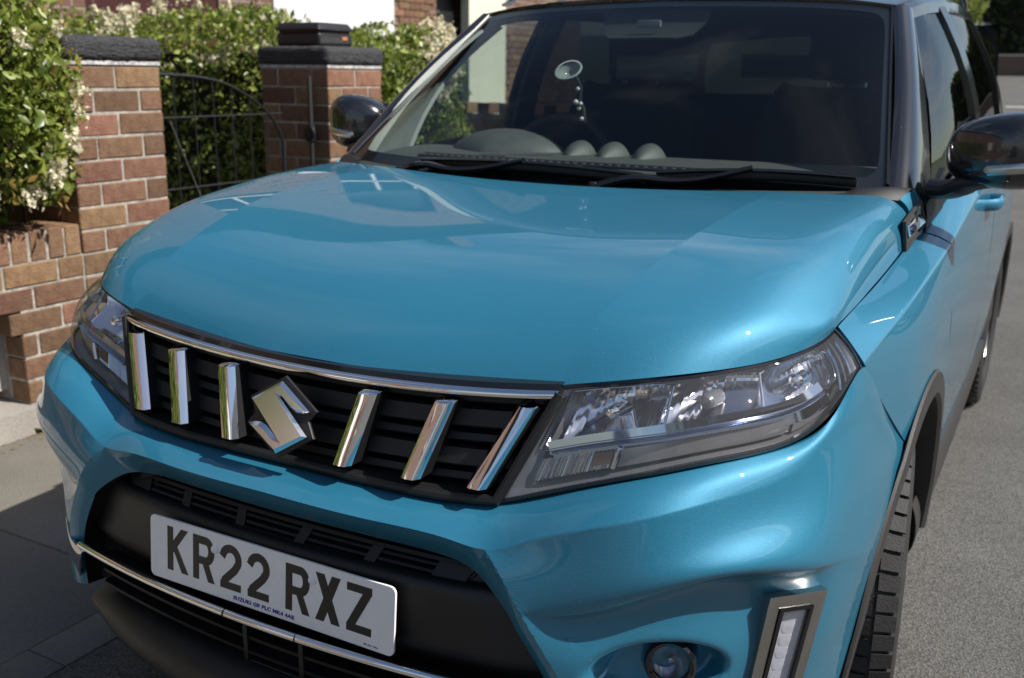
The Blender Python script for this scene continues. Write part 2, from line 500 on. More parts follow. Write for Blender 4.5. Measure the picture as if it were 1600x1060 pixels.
# pavement on the garden side: bedding sheet with separate slabs, kerb stones along the edge
pave = struct(sheet_y('pavement', -2.22, -.79, -70, 17, -.012, SOIL))
base_slab = None
j0 = .487
for k in range(-4, 14):
    y0 = j0 + .93 * k
    mb = MB().box((-2.196, 0, -.03), (-.939, .9265, 0))
    if base_slab is None:
        base_slab = recalc(mb.build('slab', SLAB, pave, False)); bevel(base_slab, .002, 1); o = base_slab
    else:
        o = base_slab.copy(); COL.objects.link(o); o.parent = pave
    o.location = (0, y0 + .004, .002 + rng.uniform(-.0015, .0015) + zg(y0 + .4)); o.rotation_euler.y = rng.uniform(-.0012, .0012)
far = sheet_y('paving_beyond', -2.2, -.942, -70, -3.3, .0, SLAB); far.parent = pave
kerb = None
kp = struct(sheet_y('kerb', -.935, -.80, -70, 17, -.02, KERBM))
for k in range(-5, 15):
    y0 = .12 + .914 * k
    if kerb is None:
        kerb = recalc(MB().box((-.934, 0, -.05), (-.802, .911, .0)).build('kerb_stone', KERBM, kp, False)); bevel(kerb, .004, 2); o = kerb
    else:
        o = kerb.copy(); COL.objects.link(o); o.parent = kp
    o.location = (0, y0, .004 + zg(y0 + .4) + rng.uniform(-.001, .001))
# far side: kerb, pavement
opp = struct(sheet_y('pavement', 6.35, 9.5, -70, 17, .10, SLAB))
struct(MB().box((6.2, -70, -.02), (6.349, 17, .104)).build('kerb', KERBM, None, False))
# give-way lines of the junction ahead
WHITEP = pm('road_paint', (.72, .71, .68), .7, var=.25, vscale=14, bump=.2, bscale=120)
gl = None
for k in range(9):
    x = -3.6 + k * .95
    if gl is None:
        gl = MB().box((0, 0, 0), (.62, .24, .006)).build('road_marking', WHITEP, None, False); o = gl
    else:
        o = gl.copy(); COL.objects.link(o)
    o.location = (x, 26.3, zg(26.4) + .006); o.rotation_euler.x = .043
    struct(o)

# ------------------------------------------------------------------ bricks
BRICK = pm('red_brown_brick', (.190, .083, .052), .85, var=.28, vscale=28, bump=.55, bscale=110, objrand=.36, col2=(.235, .130, .080))
MORTAR = pm('pale_mortar', (.37, .345, .30), .95, var=.42, vscale=22, bump=.6, bscale=90)
BL, BW, BH, JT = .2165, .105, .0790, .0092
def brick_mesh(l, w, h, name):
    mb = MB().box((-l / 2, -w / 2, -h / 2), (l / 2, w / 2, h / 2))
    me = bpy.data.meshes.new(name); me.from_pydata(mb.V, [], mb.F); me.update()
    bm = bmesh.new(); bm.from_mesh(me)
    bmesh.ops.recalc_face_normals(bm, faces=bm.faces)
    bmesh.ops.bevel(bm, geom=bm.edges[:], offset=.0035, segments=1, affect='EDGES')
    bm.to_mesh(me); bm.free(); me.materials.append(BRICK)
    return me
_bm = {}
def brick(c, axis, parent, l=BL, w=BW, h=BH, rot=None):
    key = (round(l, 3), round(w, 3), round(h, 3))
    if key not in _bm: _bm[key] = brick_mesh(l, w, h, 'brick')
    o = bpy.data.objects.new('brick', _bm[key]); COL.objects.link(o); o.parent = parent
    o.location = Vector(c) + Vector((rng.uniform(-.002, .002), rng.uniform(-.002, .002), rng.uniform(-.0012, .0012)))
    o.rotation_euler = (rng.uniform(-.006, .006), rng.uniform(-.006, .006), (0 if axis == 'x' else PI / 2) + rng.uniform(-.007, .007))
    return o
CAPM = pm('tarred_rough_coping', (.022, .022, .025), .5, var=.5, vscale=120, bump=.8, bscale=240, col2=(.085, .085, .092))
def cap(name, lo, hi, parent, r_=.022):
    """rough-cast coping block with worn rounded edges"""
    lo, hi = np.array(lo, float), np.array(hi, float)
    bm = bmesh.new(); bmesh.ops.create_cube(bm, size=1)
    for v in bm.verts: v.co = Vector(lo + (np.array(v.co) + .5) * (hi - lo))
    bmesh.ops.subdivide_edges(bm, edges=bm.edges[:], cuts=39, use_grid_fill=True)
    for v in bm.verts:
        p = np.array(v.co); q = np.clip(p, lo + r_, hi - r_); d = p - q; n_ = np.linalg.norm(d)
        if n_ > 1e-6: v.co = Vector(q + d / n_ * r_)
    bm.normal_update()
    for v in bm.verts:
        c_ = v.co * 46
        v.co += v.normal * (rng.gauss(0, .0017) + .0010 * math.sin(c_.x + 2 * math.sin(c_.y)) * math.sin(c_.y * 1.3 + c_.z))
    me = bpy.data.meshes.new(name); bm.to_mesh(me); bm.free()
    me.shade_smooth()
    return link(name, me, CAPM, parent)
XW = -2.25
def gate_pillar(y0, label):
    """two-brick square pillar, courses turned alternately"""
    o = empty('gate_pillar', (XW - .22, y0 + .22, 0))
    tag(o, label, 'pillar', 'brick gate pillars')
    S = .44
    recalc(MB().box((-S / 2 + .004, -S / 2 + .004, 0), (S / 2 - .004, S / 2 - .004, 1.345)).build('mortar_core', MORTAR, o, False))
    for c in range(17):
        z = .012 + .0884 * c + BH / 2
        if z + BH / 2 > 1.346: break
        e = S / 2 - BW / 2
        q = (BL + JT) / 2
        if c % 2 == 0:
            for s in (1, -1):
                for t in (1, -1): brick((s * e, t * q, z), 'y', o)
                brick((0, s * e, z), 'x', o, l=S - 2 * BW - 2 * JT)
        else:
            for s in (1, -1):
                for t in (1, -1): brick((t * q, s * e, z), 'x', o)
                brick((s * e, 0, z), 'y', o, l=S - 2 * BW - 2 * JT)
    recalc(MB().box((-S / 2 - .003, -S / 2 - .003, 1.337), (S / 2 + .003, S / 2 + .003, 1.352)).build('mortar_bed', pm('white_mortar', (.52, .51, .50), .9, var=.5, vscale=40, bump=.7, bscale=70), o, False))
    cap('coping', (-S / 2 - .016, -S / 2 - .016, 1.349), (S / 2 + .016, S / 2 + .016, 1.442), o, .030)
    return o
gate_pillar(1.385, 'near brick gate pillar with black coping beside the flowering hedge')
gate_pillar(2.885, 'far brick gate pillar with a black box standing on its coping')
# low wall running from the near pillar towards the viewer
lw = empty('garden_wall', (XW, 1.0, 0))
tag(lw, 'low red brick garden wall with upright brick coping under the flowering hedge', 'wall')
def wb(x, y, z, axis='y', **k): return brick((x - XW, y - 1.0, z), axis, lw, **k)
# the lower part left of y=1.09 is set back behind the brickwork
recalc(MB().box((-.205, .095, .10), (-.004, .3865, .63)).add(*(lambda m_: (m_.V, m_.F))(MB().box((-.205, -24, .458), (-.004, .0945, .63)))).build('mortar_core', MORTAR, lw, False))
for c in range(6):
    z = .10 + .0884 * c + .006 + BH / 2
    off_ = 0 if c % 2 else -(BL + JT) / 2
    k = 0
    y = 1.375 - BL / 2 + (0 if c % 2 == 0 else (BL + JT) / 2) - (0)
    while True:
        lo_, hi_ = y - BL / 2, y + BL / 2
        lim = {3: 1.045}.get(c, 1.09 if c < 3 else -2.6)
        if hi_ > 1.38: hi_ = 1.38
        if hi_ - lo_ < .03: y -= BL + JT; continue
        cut = False
        if lo_ < lim: lo_ = lim; cut = True
        if hi_ - lo_ > .03: wb(XW - BW / 2, (lo_ + hi_) / 2, z, l=hi_ - lo_)
        if cut: break
        y -= BL + JT
y = 1.375 - .0325
while y > -2.6:
    wb(XW - BL / 2 + .002, y, .634 + .056, 'x', l=BL, w=.064, h=.112)
    y -= .075
recalc(MB().box((-.20, -3.6, .63), (-.003, .376, .740)).build('coping_mortar', MORTAR, lw, False))
far_w = recalc(MB().box((-.21, -24, .0), (.0, -3.62, .745)).build('wall_beyond', BRICK, lw, False))
PALE = pm('limewashed_block', (.50, .48, .45), .95, var=.35, vscale=9, bump=.7, bscale=40)
recalc(MB().box((-.21, -3.6, .14), (-.13, .0945, .48)).build('set_back_panel', PALE, lw, False))
for c in range(3):
    for k in range(6):
        b_ = MB().box((-.131, -.055 - .30 * k - (c % 2) * .14 - .29, .145 + .112 * c), (-.122, -.055 - .30 * k - (c % 2) * .14 + .085 * (k == 0), .145 + .112 * c + .100)).build('block', PALE, lw, False)
PLINTH = ground_mat('concrete_plinth', (.30, .28, .25), (.44, .41, .37), 180, bump=.4)
recalc(MB().box((-.25, -22, -.02), (.045, .40, .098)).build('plinth', PLINTH, lw, False))
# grit and moss along the foot
mb = MB()
for k in range(700):
    y = -1.2 + 2.6 * rng.random(); x = XW + .05 + abs(rng.gauss(0, .03)); s = rng.uniform(.003, .010)
    mb.box((x, y, .0), (x + s, y + s * 1.4, s * .6))
g_ = mb.build('grit', SOIL, None, False); tag(g_, 'ochre grit and moss along the foot of the garden wall', 'grit', kind='stuff')

# ------------------------------------------------------------------ foliage
def leafmat(name, col, col2, gloss=.35, trans=.35):
    mt = bpy.data.materials.new(name); mt.use_nodes = True
    N = mt.node_tree.nodes; L = mt.node_tree.links; b = N['Principled BSDF']; out = N['Material Output']
    b.inputs['Roughness'].default_value = gloss
    g = N.new('ShaderNodeNewGeometry')
    mx = N.new('ShaderNodeMix'); mx.data_type = 'RGBA'; mx.inputs[6].default_value = (*col, 1); mx.inputs[7].default_value = (*col2, 1)
    L.new(g.outputs['Random Per Island'], mx.inputs[0]); L.new(mx.outputs[2], b.inputs['Base Color'])
    t = N.new('ShaderNodeBsdfTranslucent'); L.new(mx.outputs[2], t.inputs[0])
    ms = N.new('ShaderNodeMixShader'); ms.inputs[0].default_value = trans
    L.new(b.outputs[0], ms.inputs[1]); L.new(t.outputs[0], ms.inputs[2]); L.new(ms.outputs[0], out.inputs[0])
    MATS[name] = mt
    return mt
PRIVET = leafmat('privet_leaf', (.075, .125, .016), (.36, .41, .085))
PRIVET_SHADE = leafmat('shaded_hedge_leaf', (.02, .045, .010), (.07, .10, .02))  # darker leaf copy: shade on the far hedge is put into its colour
LIME = leafmat('lime_tree_leaf', (.12, .17, .03), (.26, .30, .07))
CREAM = leafmat('cream_blossom', (.72, .66, .44), (.85, .80, .62), .6, .25)
BRONZE = leafmat('bronze_young_leaf', (.34, .22, .06), (.42, .32, .09))
TWIG = pm('twig_bark', (.014, .012, .008), .95, var=.3, vscale=20)
def leaves(C_, size, flat=.6, seed=0, aspect=.5):
    """N folded leaf blades at centres C_: 6 vertices, two quads each"""
    R = np.random.RandomState(seed); n = len(C_)
    a = R.normal(size=(n, 3)); a[:, 2] = a[:, 2] * flat + .25; a /= np.linalg.norm(a, axis=1, keepdims=True)
    b = R.normal(size=(n, 3)); b -= a * (a * b).sum(1, keepdims=True); b /= np.linalg.norm(b, axis=1, keepdims=True)
    c = np.cross(a, b)
    s = (size * np.clip(R.lognormal(-.08, .34, n), .4, 2.0))[:, None]
    base = C_ - b * s * .5; tip = C_ + b * s * .5; l = C_ - c * s * aspect * .5 + a * s * .10; r_ = C_ + c * s * aspect * .5 + a * s * .10
    V = np.stack([base, l, tip, r_], 1).reshape(-1, 3)
    i = np.arange(n)[:, None] * 4
    T = np.concatenate([i + np.array([[0, 3, 2]]), i + np.array([[0, 2, 1]])])
    return V, T
def tri_mesh(name, V, T, mat, parent):
    me = bpy.data.meshes.new(name)
    me.vertices.add(len(V)); me.vertices.foreach_set('co', V.ravel().astype(np.float32))
    me.loops.add(len(T) * 3); me.loops.foreach_set('vertex_index', T.ravel().astype(np.int32))
    me.polygons.add(len(T)); me.polygons.foreach_set('loop_start', (np.arange(len(T)) * 3).astype(np.int32))
    me.update(calc_edges=True); me.validate()
    return link(name, me, mat, parent)
def bumps(P, k, amp, seed):
    R = np.random.RandomState(seed); f = np.zeros(len(P))
    for _ in range(7):
        w = R.normal(size=3) * k; f += np.sin(P @ w + R.uniform(0, 6.28))
    return f / 7 ** .5 * amp
def hedge_cloud(lo, hi, n, seed, amp=.07, depth=.16, rad=.16):
    """points in the leafy shell of a clipped, lumpy hedge"""
    R = np.random.RandomState(seed); lo, hi = np.array(lo), np.array(hi); out = []
    c = (lo + hi) / 2; h = (hi - lo) / 2
    tot = 0
    while tot < n:
        P = c + R.uniform(-1, 1, (n * 3, 3)) * (h + .12)
        q = np.abs(P - c) - (h - rad)
        d = np.linalg.norm(np.maximum(q, 0), axis=1) + np.minimum(q.max(1), 0) - rad
        d = d - bumps(P, 5.5, amp, seed) - bumps(P, 16, amp * .45, seed + 1)
        k = (d < .02) & (d > -depth) & (R.rand(len(P)) < np.exp(d / depth * 1.2) + .1)
        out.append(P[k]); tot += k.sum()
    return np.concatenate(out)[:n]
def hedge(name, label, lo, hi, n, size, seed, mat=PRIVET, flowers=0, fsize=.011, bronze=0, loc=None, cat='hedge', group=None, amp=.07, fl_lo=None, fl_hi=None):
    loc = np.array(loc if loc is not None else [(lo[0] + hi[0]) / 2, (lo[1] + hi[1]) / 2, lo[2]])
    o = empty(name, tuple(loc)); tag(o, label, cat, group)
    C_ = hedge_cloud(lo, hi, n, seed, amp) - loc
    V, T = leaves(C_, size, seed=seed + 5)
    tri_mesh('foliage', V, T, mat, o)['kind'] = 'stuff'
    if bronze:
        C2 = hedge_cloud(lo, hi, bronze, seed + 9, amp, .05) - loc
        V, T = leaves(C2, size * .8, seed=seed + 6)
        tri_mesh('young_leaves', V, T, BRONZE, o)['kind'] = 'stuff'
    if flowers:
        R = np.random.RandomState(seed + 3)
        A = hedge_cloud(fl_lo or lo, fl_hi or hi, flowers * 3, seed + 2, amp, .03) - loc
        A = A[np.argsort(-bumps(A, 7.0, 1, seed + 4) - .5 * R.rand(len(A)))[:flowers]]        # blossom comes in drifts
        pts = []
        for p in A:
            ax = R.normal(size=3) * .3 + np.array([.5, -.3, .7]); ax /= np.linalg.norm(ax)
            m_ = R.randint(26, 60); t = R.rand(m_)
            sp = R.normal(size=(m_, 3)) * (.018 * (1 - t) + .004)[:, None]
            pts.append(p + ax * (t * .055)[:, None] + sp)
        pts = np.concatenate(pts)
        V, T = leaves(pts, fsize, seed=seed + 7, aspect=.9)
        tri_mesh('blossom', V, T, CREAM, o)['kind'] = 'stuff'
    # dark woody core, lumpy
    lo_, hi_ = np.array(lo) + .19, np.array(hi) - .19
    lo_[2] = lo[2] + (.02 if lo[2] < .5 else .10)
    bm = bmesh.new(); bmesh.ops.create_cube(bm, size=1)
    for v in bm.verts: v.co = Vector(lo_ + (np.array(v.co) + .5) * (hi_ - lo_) - loc)
    bmesh.ops.subdivide_edges(bm, edges=bm.edges[:], cuts=7, use_grid_fill=True)
    for v in bm.verts: v.co += Vector((rng.gauss(0, .02), rng.gauss(0, .02), rng.gauss(0, .02)))
    me = bpy.data.meshes.new('branches'); bm.to_mesh(me); bm.free()
    link('branches', me, TWIG, o)
    return o
hedge('hedge', 'privet hedge thick with cream blossom spilling over the low garden wall', (-2.95, -.35, .80), (-2.10, 1.355, 1.66), 32000, .038, 21, flowers=230, fsize=.017, bronze=2200, amp=.055, fl_lo=(-2.95, .2, .85), fl_hi=(-2.06, 1.36, 1.70), group='garden hedges')
hedge('hedge', 'clipped hedge on the garden wall just in front of the car', (-2.9, -3.0, .78), (-2.2, -.45, 1.5), 11000, .05, 22, amp=.08, group='garden hedges')
hedge('hedge', 'clipped privet hedge standing in shade behind the iron gate', (-6.2, 3.02, .02), (-2.78, 3.85, 1.60), 38000, .040, 23, flowers=90, fsize=.017, amp=.06, fl_lo=(-4.4, 3.02, 1.4), fl_hi=(-2.78, 3.6, 1.60), group='garden hedges')
hedge('hedge', 'flowering hedge along the street beyond the far gate pillar', (-3.25, 3.45, .05), (-2.42, 4.42, 1.50), 20000, .040, 24, flowers=200, fsize=.018, amp=.075, bronze=400, fl_lo=(-3.2, 3.5, 1.2), fl_hi=(-2.38, 4.45, 1.56), group='garden hedges')

# ------------------------------------------------------------------ gate, box on the pillar, weeds
IRON = pm('black_wrought_iron', (.007, .007, .008), .6, .0, var=.3, vscale=60, bump=.2, bscale=200)
gt = empty('garden_gate', (-2.48, 1.86, 0))
tag(gt, 'black wrought iron garden gate with a swept curved top between the brick pillars', 'gate')
def gp(y, z, x=0.0): return (x, y - 1.86, z)
cv = line(np.array([gp(1.87, 1.305), gp(2.076, 1.300), gp(2.216, 1.293), gp(2.332, 1.279), gp(2.451, 1.249), gp(2.616, 1.173), gp(2.723, 1.093), gp(2.790, .985), gp(2.80, .93)]), 5)
MB().tube(cv, .0075, 8).build('top_rail', IRON, gt)
for z in (1.115, .80, .14):
    MB().tube([gp(1.87, z), gp(2.80, z)], .0042, 8).build('cross_rail', IRON, gt)
for y in (1.87, 2.80):
    MB().tube([gp(y, .06), gp(y, 1.31 if y < 2 else .99)], .013, 8).build('stile', IRON, gt)
for k in range(7):
    y = 1.985 + .117 * k
    zt = float(np.interp(y - 1.86, cv[:, 1], cv[:, 2]))
    MB().tube([gp(y, .14), gp(y, zt)], .0032, 6).build('bar', IRON, gt)
MB().tube([gp(2.06, 1.10, .012), gp(2.30, .55, .012), gp(2.42, .16, .012)], .0022, 6).build('brace', pm('worn_bare_iron', (.30, .29, .28), .45, .7), gt)
# latch post fixed to the far pillar
lp = empty('latch_post', (-2.34, 2.85, 0)); tag(lp, 'black iron latch post with a ring fixed in front of the far gate pillar', 'post')
MB().tube([(0, 0, .0), (0, 0, 1.28), (0, 0, 1.30)], [.012, .012, .004], 10).build('post', IRON, lp)
MB().tube([(.0 + .028 * math.cos(a), -.012, 1.02 + .034 * math.sin(a)) for a in np.linspace(0, 2 * PI, 20)], .006, 8).build('ring', IRON, lp)
bevel(recalc(MB().box((-.02, -.02, .98), (.02, .012, 1.06)).build('latch', IRON, lp)), .004, 2)
# lidded black box on the far pillar
bx_ = empty('lidded_box', (-2.47, 3.06, 1.443)); tag(bx_, 'black lidded box lying on the coping of the far gate pillar', 'box')
BBOX = pm('black_box_plastic', (.016, .015, .016), .38, var=.2, vscale=30, bump=.1, bscale=200)
bevel(recalc(MB().box((-.14, -.135, .002), (.14, .135, .066)).build('body', BBOX, bx_)), .016, 3)
bevel(recalc(MB().box((-.130, -.125, .066), (.130, .125, .078)).build('red_seal', pm('dark_red_rubber', (.09, .008, .010), .5), bx_)), .003, 2)
lid = recalc(MB().hexa([(-.148, -.145, .078), (.148, -.145, .078), (.148, .145, .078), (-.148, .145, .078), (-.125, -.12, .116), (.125, -.12, .116), (.125, .12, .116), (-.125, .12, .116)]).build('lid', BBOX, bx_)); bevel(lid, .010, 3)
recalc(MB().box((.1385, .045, .034), (.1425, .085, .050)).build('orange_label', pm('orange_label', (.55, .20, .05), .6), bx_, False))
# weeds at the wall foot
def weed(x, y, n, s, label, seed):
    o = empty('weed', (x, y, 0)); tag(o, label, 'weed', 'weeds at the wall foot')
    R = np.random.RandomState(seed)
    for k in range(n):
        a = R.uniform(0, 6.28); el = R.uniform(.35, 1.2); L_ = s * R.uniform(.7, 1.2)
        d = np.array([math.cos(a) * math.cos(el), math.sin(a) * math.cos(el), math.sin(el)]); sd_ = np.cross(d, [0, 0, 1.0]); sd_ /= np.linalg.norm(sd_)
        st_ = np.linspace(0, 1, 6); wd = L_ * .26 * np.sin(PI * (st_ * .86 + .10))
        c = np.array([d * L_ * t + np.array([0, 0, -.25 * L_ * t * t]) for t in st_])
        G = np.stack([c - sd_ * wd[:, None], c + np.array([0, 0, -.05 * L_]) * 0, c + sd_ * wd[:, None]], 1)
        G[:, 1, 2] -= .04 * L_
        MB().grid(G).build('leaf', LIME, o)
weed(-2.175, 1.12, 7, .085, 'taller green weed growing where the garden wall meets the pavement', 3)
weed(-2.165, 1.235, 6, .06, 'small green weed sprouting beside the car bumper at the wall foot', 4)

# dividing wall of the next garden, facing the viewer
dw = empty('dividing_wall', (-3.0, 5.6, 0)); tag(dw, 'brown brick dividing wall with spaced coping bricks seen through the windscreen', 'wall')
recalc(MB().box((-1.9, .012, 0), (.72, .10, 1.02)).build('mortar_core', MORTAR, dw, False))
for c in range(11):
    z = .02 + .0884 * c + BH / 2; x = -1.9 + (0 if c % 2 else .11)
    while x + BL < .72:
        if c > 5 and x > -1.2: brick((x + BL / 2, BW / 2, z), 'x', dw)
        x += BL + JT
recalc(MB().box((-1.9, .004, 0), (.70, .02, .55)).build('brickwork_below', BRICK, dw, False))
x = -1.85
while x < .7:
    brick((x, .05, 1.025 + .039), 'y', dw, l=.20); x += .19

# ------------------------------------------------------------------ houses
def brick_tex(name, c1, c2, mort, scale=1.0):
    mt = bpy.data.materials.new(name); mt.use_nodes = True
    N = mt.node_tree.nodes; L = mt.node_tree.links; b = N['Principled BSDF']; b.inputs['Roughness'].default_value = .9
    tc = N.new('ShaderNodeTexCoord'); sp = N.new('ShaderNodeSeparateXYZ'); cb = N.new('ShaderNodeCombineXYZ')
    L.new(tc.outputs['Object'], sp.inputs[0])
    ad = N.new('ShaderNodeMath'); ad.operation = 'ADD'; L.new(sp.outputs['X'], ad.inputs[0]); L.new(sp.outputs['Y'], ad.inputs[1])
    L.new(ad.outputs[0], cb.inputs[0]); L.new(sp.outputs['Z'], cb.inputs[1])
    br = N.new('ShaderNodeTexBrick'); br.inputs['Scale'].default_value = 1
    br.inputs['Color1'].default_value = (*c1, 1); br.inputs['Color2'].default_value = (*c2, 1); br.inputs['Mortar'].default_value = (*mort, 1)
    br.inputs['Brick Width'].default_value = .226; br.inputs['Row Height'].default_value = .0884; br.inputs['Mortar Size'].default_value = .006
    L.new(cb.outputs[0], br.inputs['Vector']); L.new(br.outputs['Color'], b.inputs['Base Color'])
    MATS[name] = mt
    return mt
HBRICK = brick_tex('house_brick', (.17, .088, .062), (.13, .068, .05), (.28, .26, .23))
CREAMW = pm('cream_render', (.74, .70, .58), .85, var=.06, vscale=3, bump=.2, bscale=80)
WHITEW = pm('white_upvc', (.80, .80, .80), .35, var=.03, vscale=5)
TILE = pm('slate_tile', (.06, .06, .07), .7, var=.3, vscale=6, bump=.5, bscale=20)
MAROON = pm('maroon_paint_and_shade', (.05, .012, .010), .45, var=.2, vscale=8)  # paint of the doors, also the colour of a shaded house wall
DARKD = pm('dark_doorway', (.012, .012, .014), .5)
PANE = glass('house_pane', (.25, .28, .30), 0, 1.6, (.02, .025, .03), .55)
STONE = pm('sandstone_sill', (.50, .45, .36), .85, var=.15, vscale=10)
def house(x, y0, y1, sgn, label, feats, H=5.6, wall=None, group=None, brick_zone=()):
    """terraced house: front wall with real openings, roof, chimney; sgn is the way it faces along X"""
    zb = zg((y0 + y1) / 2)
    o = empty('terraced_house', (x, (y0 + y1) / 2, zb)); tag(o, label, 'house', group)
    yc = (y0 + y1) / 2
    ops = sorted((a - yc, b - yc, z0, z1, kind) for a, b, z0, z1, kind in feats)
    # front wall cut into piers, spandrels and lintels round the openings
    mb = MB(); edges = sorted({y0 - yc, y1 - yc} | {v for a in ops for v in a[:2]})
    for a, b in zip(edges[:-1], edges[1:]):
        zz = 0.0
        for (oa, ob, z0, z1, kind) in sorted(ops, key=lambda t: t[2]):
            if oa <= a + 1e-6 and ob >= b - 1e-6:
                if z0 > zz: mb.box((min(0, -sgn * .25), a, zz), (max(0, -sgn * .25), b, z0))
                zz = z1
        if zz < H: mb.box((min(0, -sgn * .25), a, zz), (max(0, -sgn * .25), b, H))
    recalc(mb.build('wall', wall or HBRICK, o, False))
    D_ = 7.0
    recalc(MB().box((min(-sgn * .26, -sgn * D_), y0 - yc, 0), (max(-sgn * .26, -sgn * D_), y1 - yc, H - .01)).build('rear_mass', HBRICK, o, False))
    rf = recalc(MB().add([(sgn * .35, y0 - yc, H), (sgn * .35, y1 - yc, H), (-sgn * D_ / 2, y1 - yc, H + 2.6), (-sgn * D_ / 2, y0 - yc, H + 2.6), (-sgn * (D_ + .3), y1 - yc, H), (-sgn * (D_ + .3), y0 - yc, H)],
                         [(0, 1, 2, 3), (3, 2, 4, 5), (0, 3, 5), (1, 4, 2), (0, 5, 4, 1)]).build('roof', TILE, o, False))
    recalc(MB().box((-sgn * D_ / 2 - .35, y1 - yc - .9, H + 2), (-sgn * D_ / 2 + .35, y1 - yc - .3, H + 3.6)).build('chimney', HBRICK, rf, False))
    for (a, b, z0, z1, kind) in ops:
        xa, xb = -sgn * .10, -sgn * .16
        if kind in ('window', 'bay'):
            w = empty('window', (0, 0, 0), o)
            fr = MB()
            for lo, hi in (((a, z0), (b, z0 + .07)), ((a, z1 - .07), (b, z1)), ((a, z0 + .07), (a + .07, z1 - .07)), ((b - .07, z0 + .07), (b, z1 - .07)), (((a + b) / 2 - .035, z0 + .07), ((a + b) / 2 + .035, z1 - .07)), ((a + .07, z0 + (z1 - z0) * .66), (b - .07, z0 + (z1 - z0) * .66 + .05))):
                fr.box((min(xa, xb), lo[0], lo[1]), (max(xa, xb), hi[0], hi[1]))
            recalc(fr.build('frame', WHITEW, w, False))
            recalc(MB().box((min(xb + sgn * .015, xb + sgn * .02), a + .05, z0 + .05), (max(xb + sgn * .015, xb + sgn * .02), b - .05, z1 - .05)).build('pane', PANE, w, False))
            recalc(MB().box((min(sgn * .08, -sgn * .10), a - .06, z0 - .10), (max(sgn * .08, -sgn * .10), b + .06, z0 - .002)).build('sill', STONE, w, False))
        elif kind in ('white', 'cream', 'maroon', 'dark', 'door'):
            mt_ = {'white': WHITEW, 'cream': CREAMW, 'maroon': MAROON, 'dark': DARKD, 'door': MAROON}[kind]
            nm = {'white': 'white_cladding', 'cream': 'rendered_panel', 'maroon': 'shaded_wall_board', 'dark': 'doorway', 'door': 'door'}[kind]  # 'maroon' board: dark colour stands in for house wall in shade
            d0, d1 = (.03, -.1) if kind in ('white', 'cream') else (-.02, -.12) if kind == 'maroon' else (-.2, -.24)
            q = recalc(MB().box((min(sgn * d0, sgn * d1), a + .002, z0 + .002), (max(sgn * d0, sgn * d1), b - .002, z1 - .002)).build(nm, mt_, o, False))
    for (ya, yb_, za, zb_) in brick_zone:
        c = 0; z = za
        while z < zb_:
            y = ya + (.0 if c % 2 else .1125)
            while y + BL < yb_:
                brick((sgn * .004, y + BL / 2 - yc, z + BH / 2), 'y', o, w=.03); y += BL + JT
            z += .0884; c += 1
    return o
house(-6.5, 4.2, 14.6, 1, 'brick terraced house with white boarding, cream render and a dark doorway behind the hedges',
      [(4.9, 6.45, 1.0, 2.6, 'maroon'), (7.2, 9.32, .6, 2.6, 'white'), (10.29, 11.05, 0, 2.3, 'dark'), (11.05, 12.06, .5, 2.45, 'cream'), (5.2, 6.8, 3.3, 4.7, 'window'), (8.2, 9.8, 3.3, 4.7, 'window'), (11.5, 13.2, 3.3, 4.7, 'window')],
      brick_zone=((9.34, 10.28, 1.5, 2.35), (12.08, 14.2, .85, 1.9)), group='terraced houses')
house(-6.5, -6.4, 4.19, 1, 'red brick terraced house with white windows nearer than the cream rendered one',
      [(-5.2, -3.4, .8, 2.3, 'window'), (-2.4, -1.4, 0, 2.1, 'door'), (0.2, 2.2, .8, 2.3, 'window'), (-5.0, -3.6, 3.3, 4.6, 'window'), (.4, 2.0, 3.3, 4.6, 'window')], group='terraced houses')
house(-6.5, -17, -6.41, 1, 'red brick terraced house far out ahead of the car on the garden side',
      [(-15.8, -14, .8, 2.3, 'window'), (-13, -12, 0, 2.1, 'door'), (-10.4, -8.4, .8, 2.3, 'white'), (-15.6, -14.2, 3.3, 4.6, 'window'), (-10.2, -8.6, 3.3, 4.6, 'window')], group='terraced houses')
for k, (a, b) in enumerate(((-24, -13.5), (-13.49, -3), (-2.99, 7.5), (7.51, 17))):
    m_ = (a + b) / 2
    house(13.0, a, b, -1, ['terraced house with cream front farthest ahead across the road', 'red brick terraced house ahead of the car across the road', 'red brick terraced house straight across the road from the car', 'red brick terraced house at the corner across the road'][k],
          [(m_ - 4.2, m_ - 2.2, .8, 2.4, 'window'), (m_ - 1.2, m_ - .2, 0, 2.1, 'door'), (m_ + 1.4, m_ + 3.8, .8, 2.4, 'window'), (m_ - 4, m_ - 2.4, 3.3, 4.7, 'window'), (m_ + 1.6, m_ + 3.4, 3.3, 4.7, 'window')], wall=CREAMW if k == 0 else None, group='terraced houses')

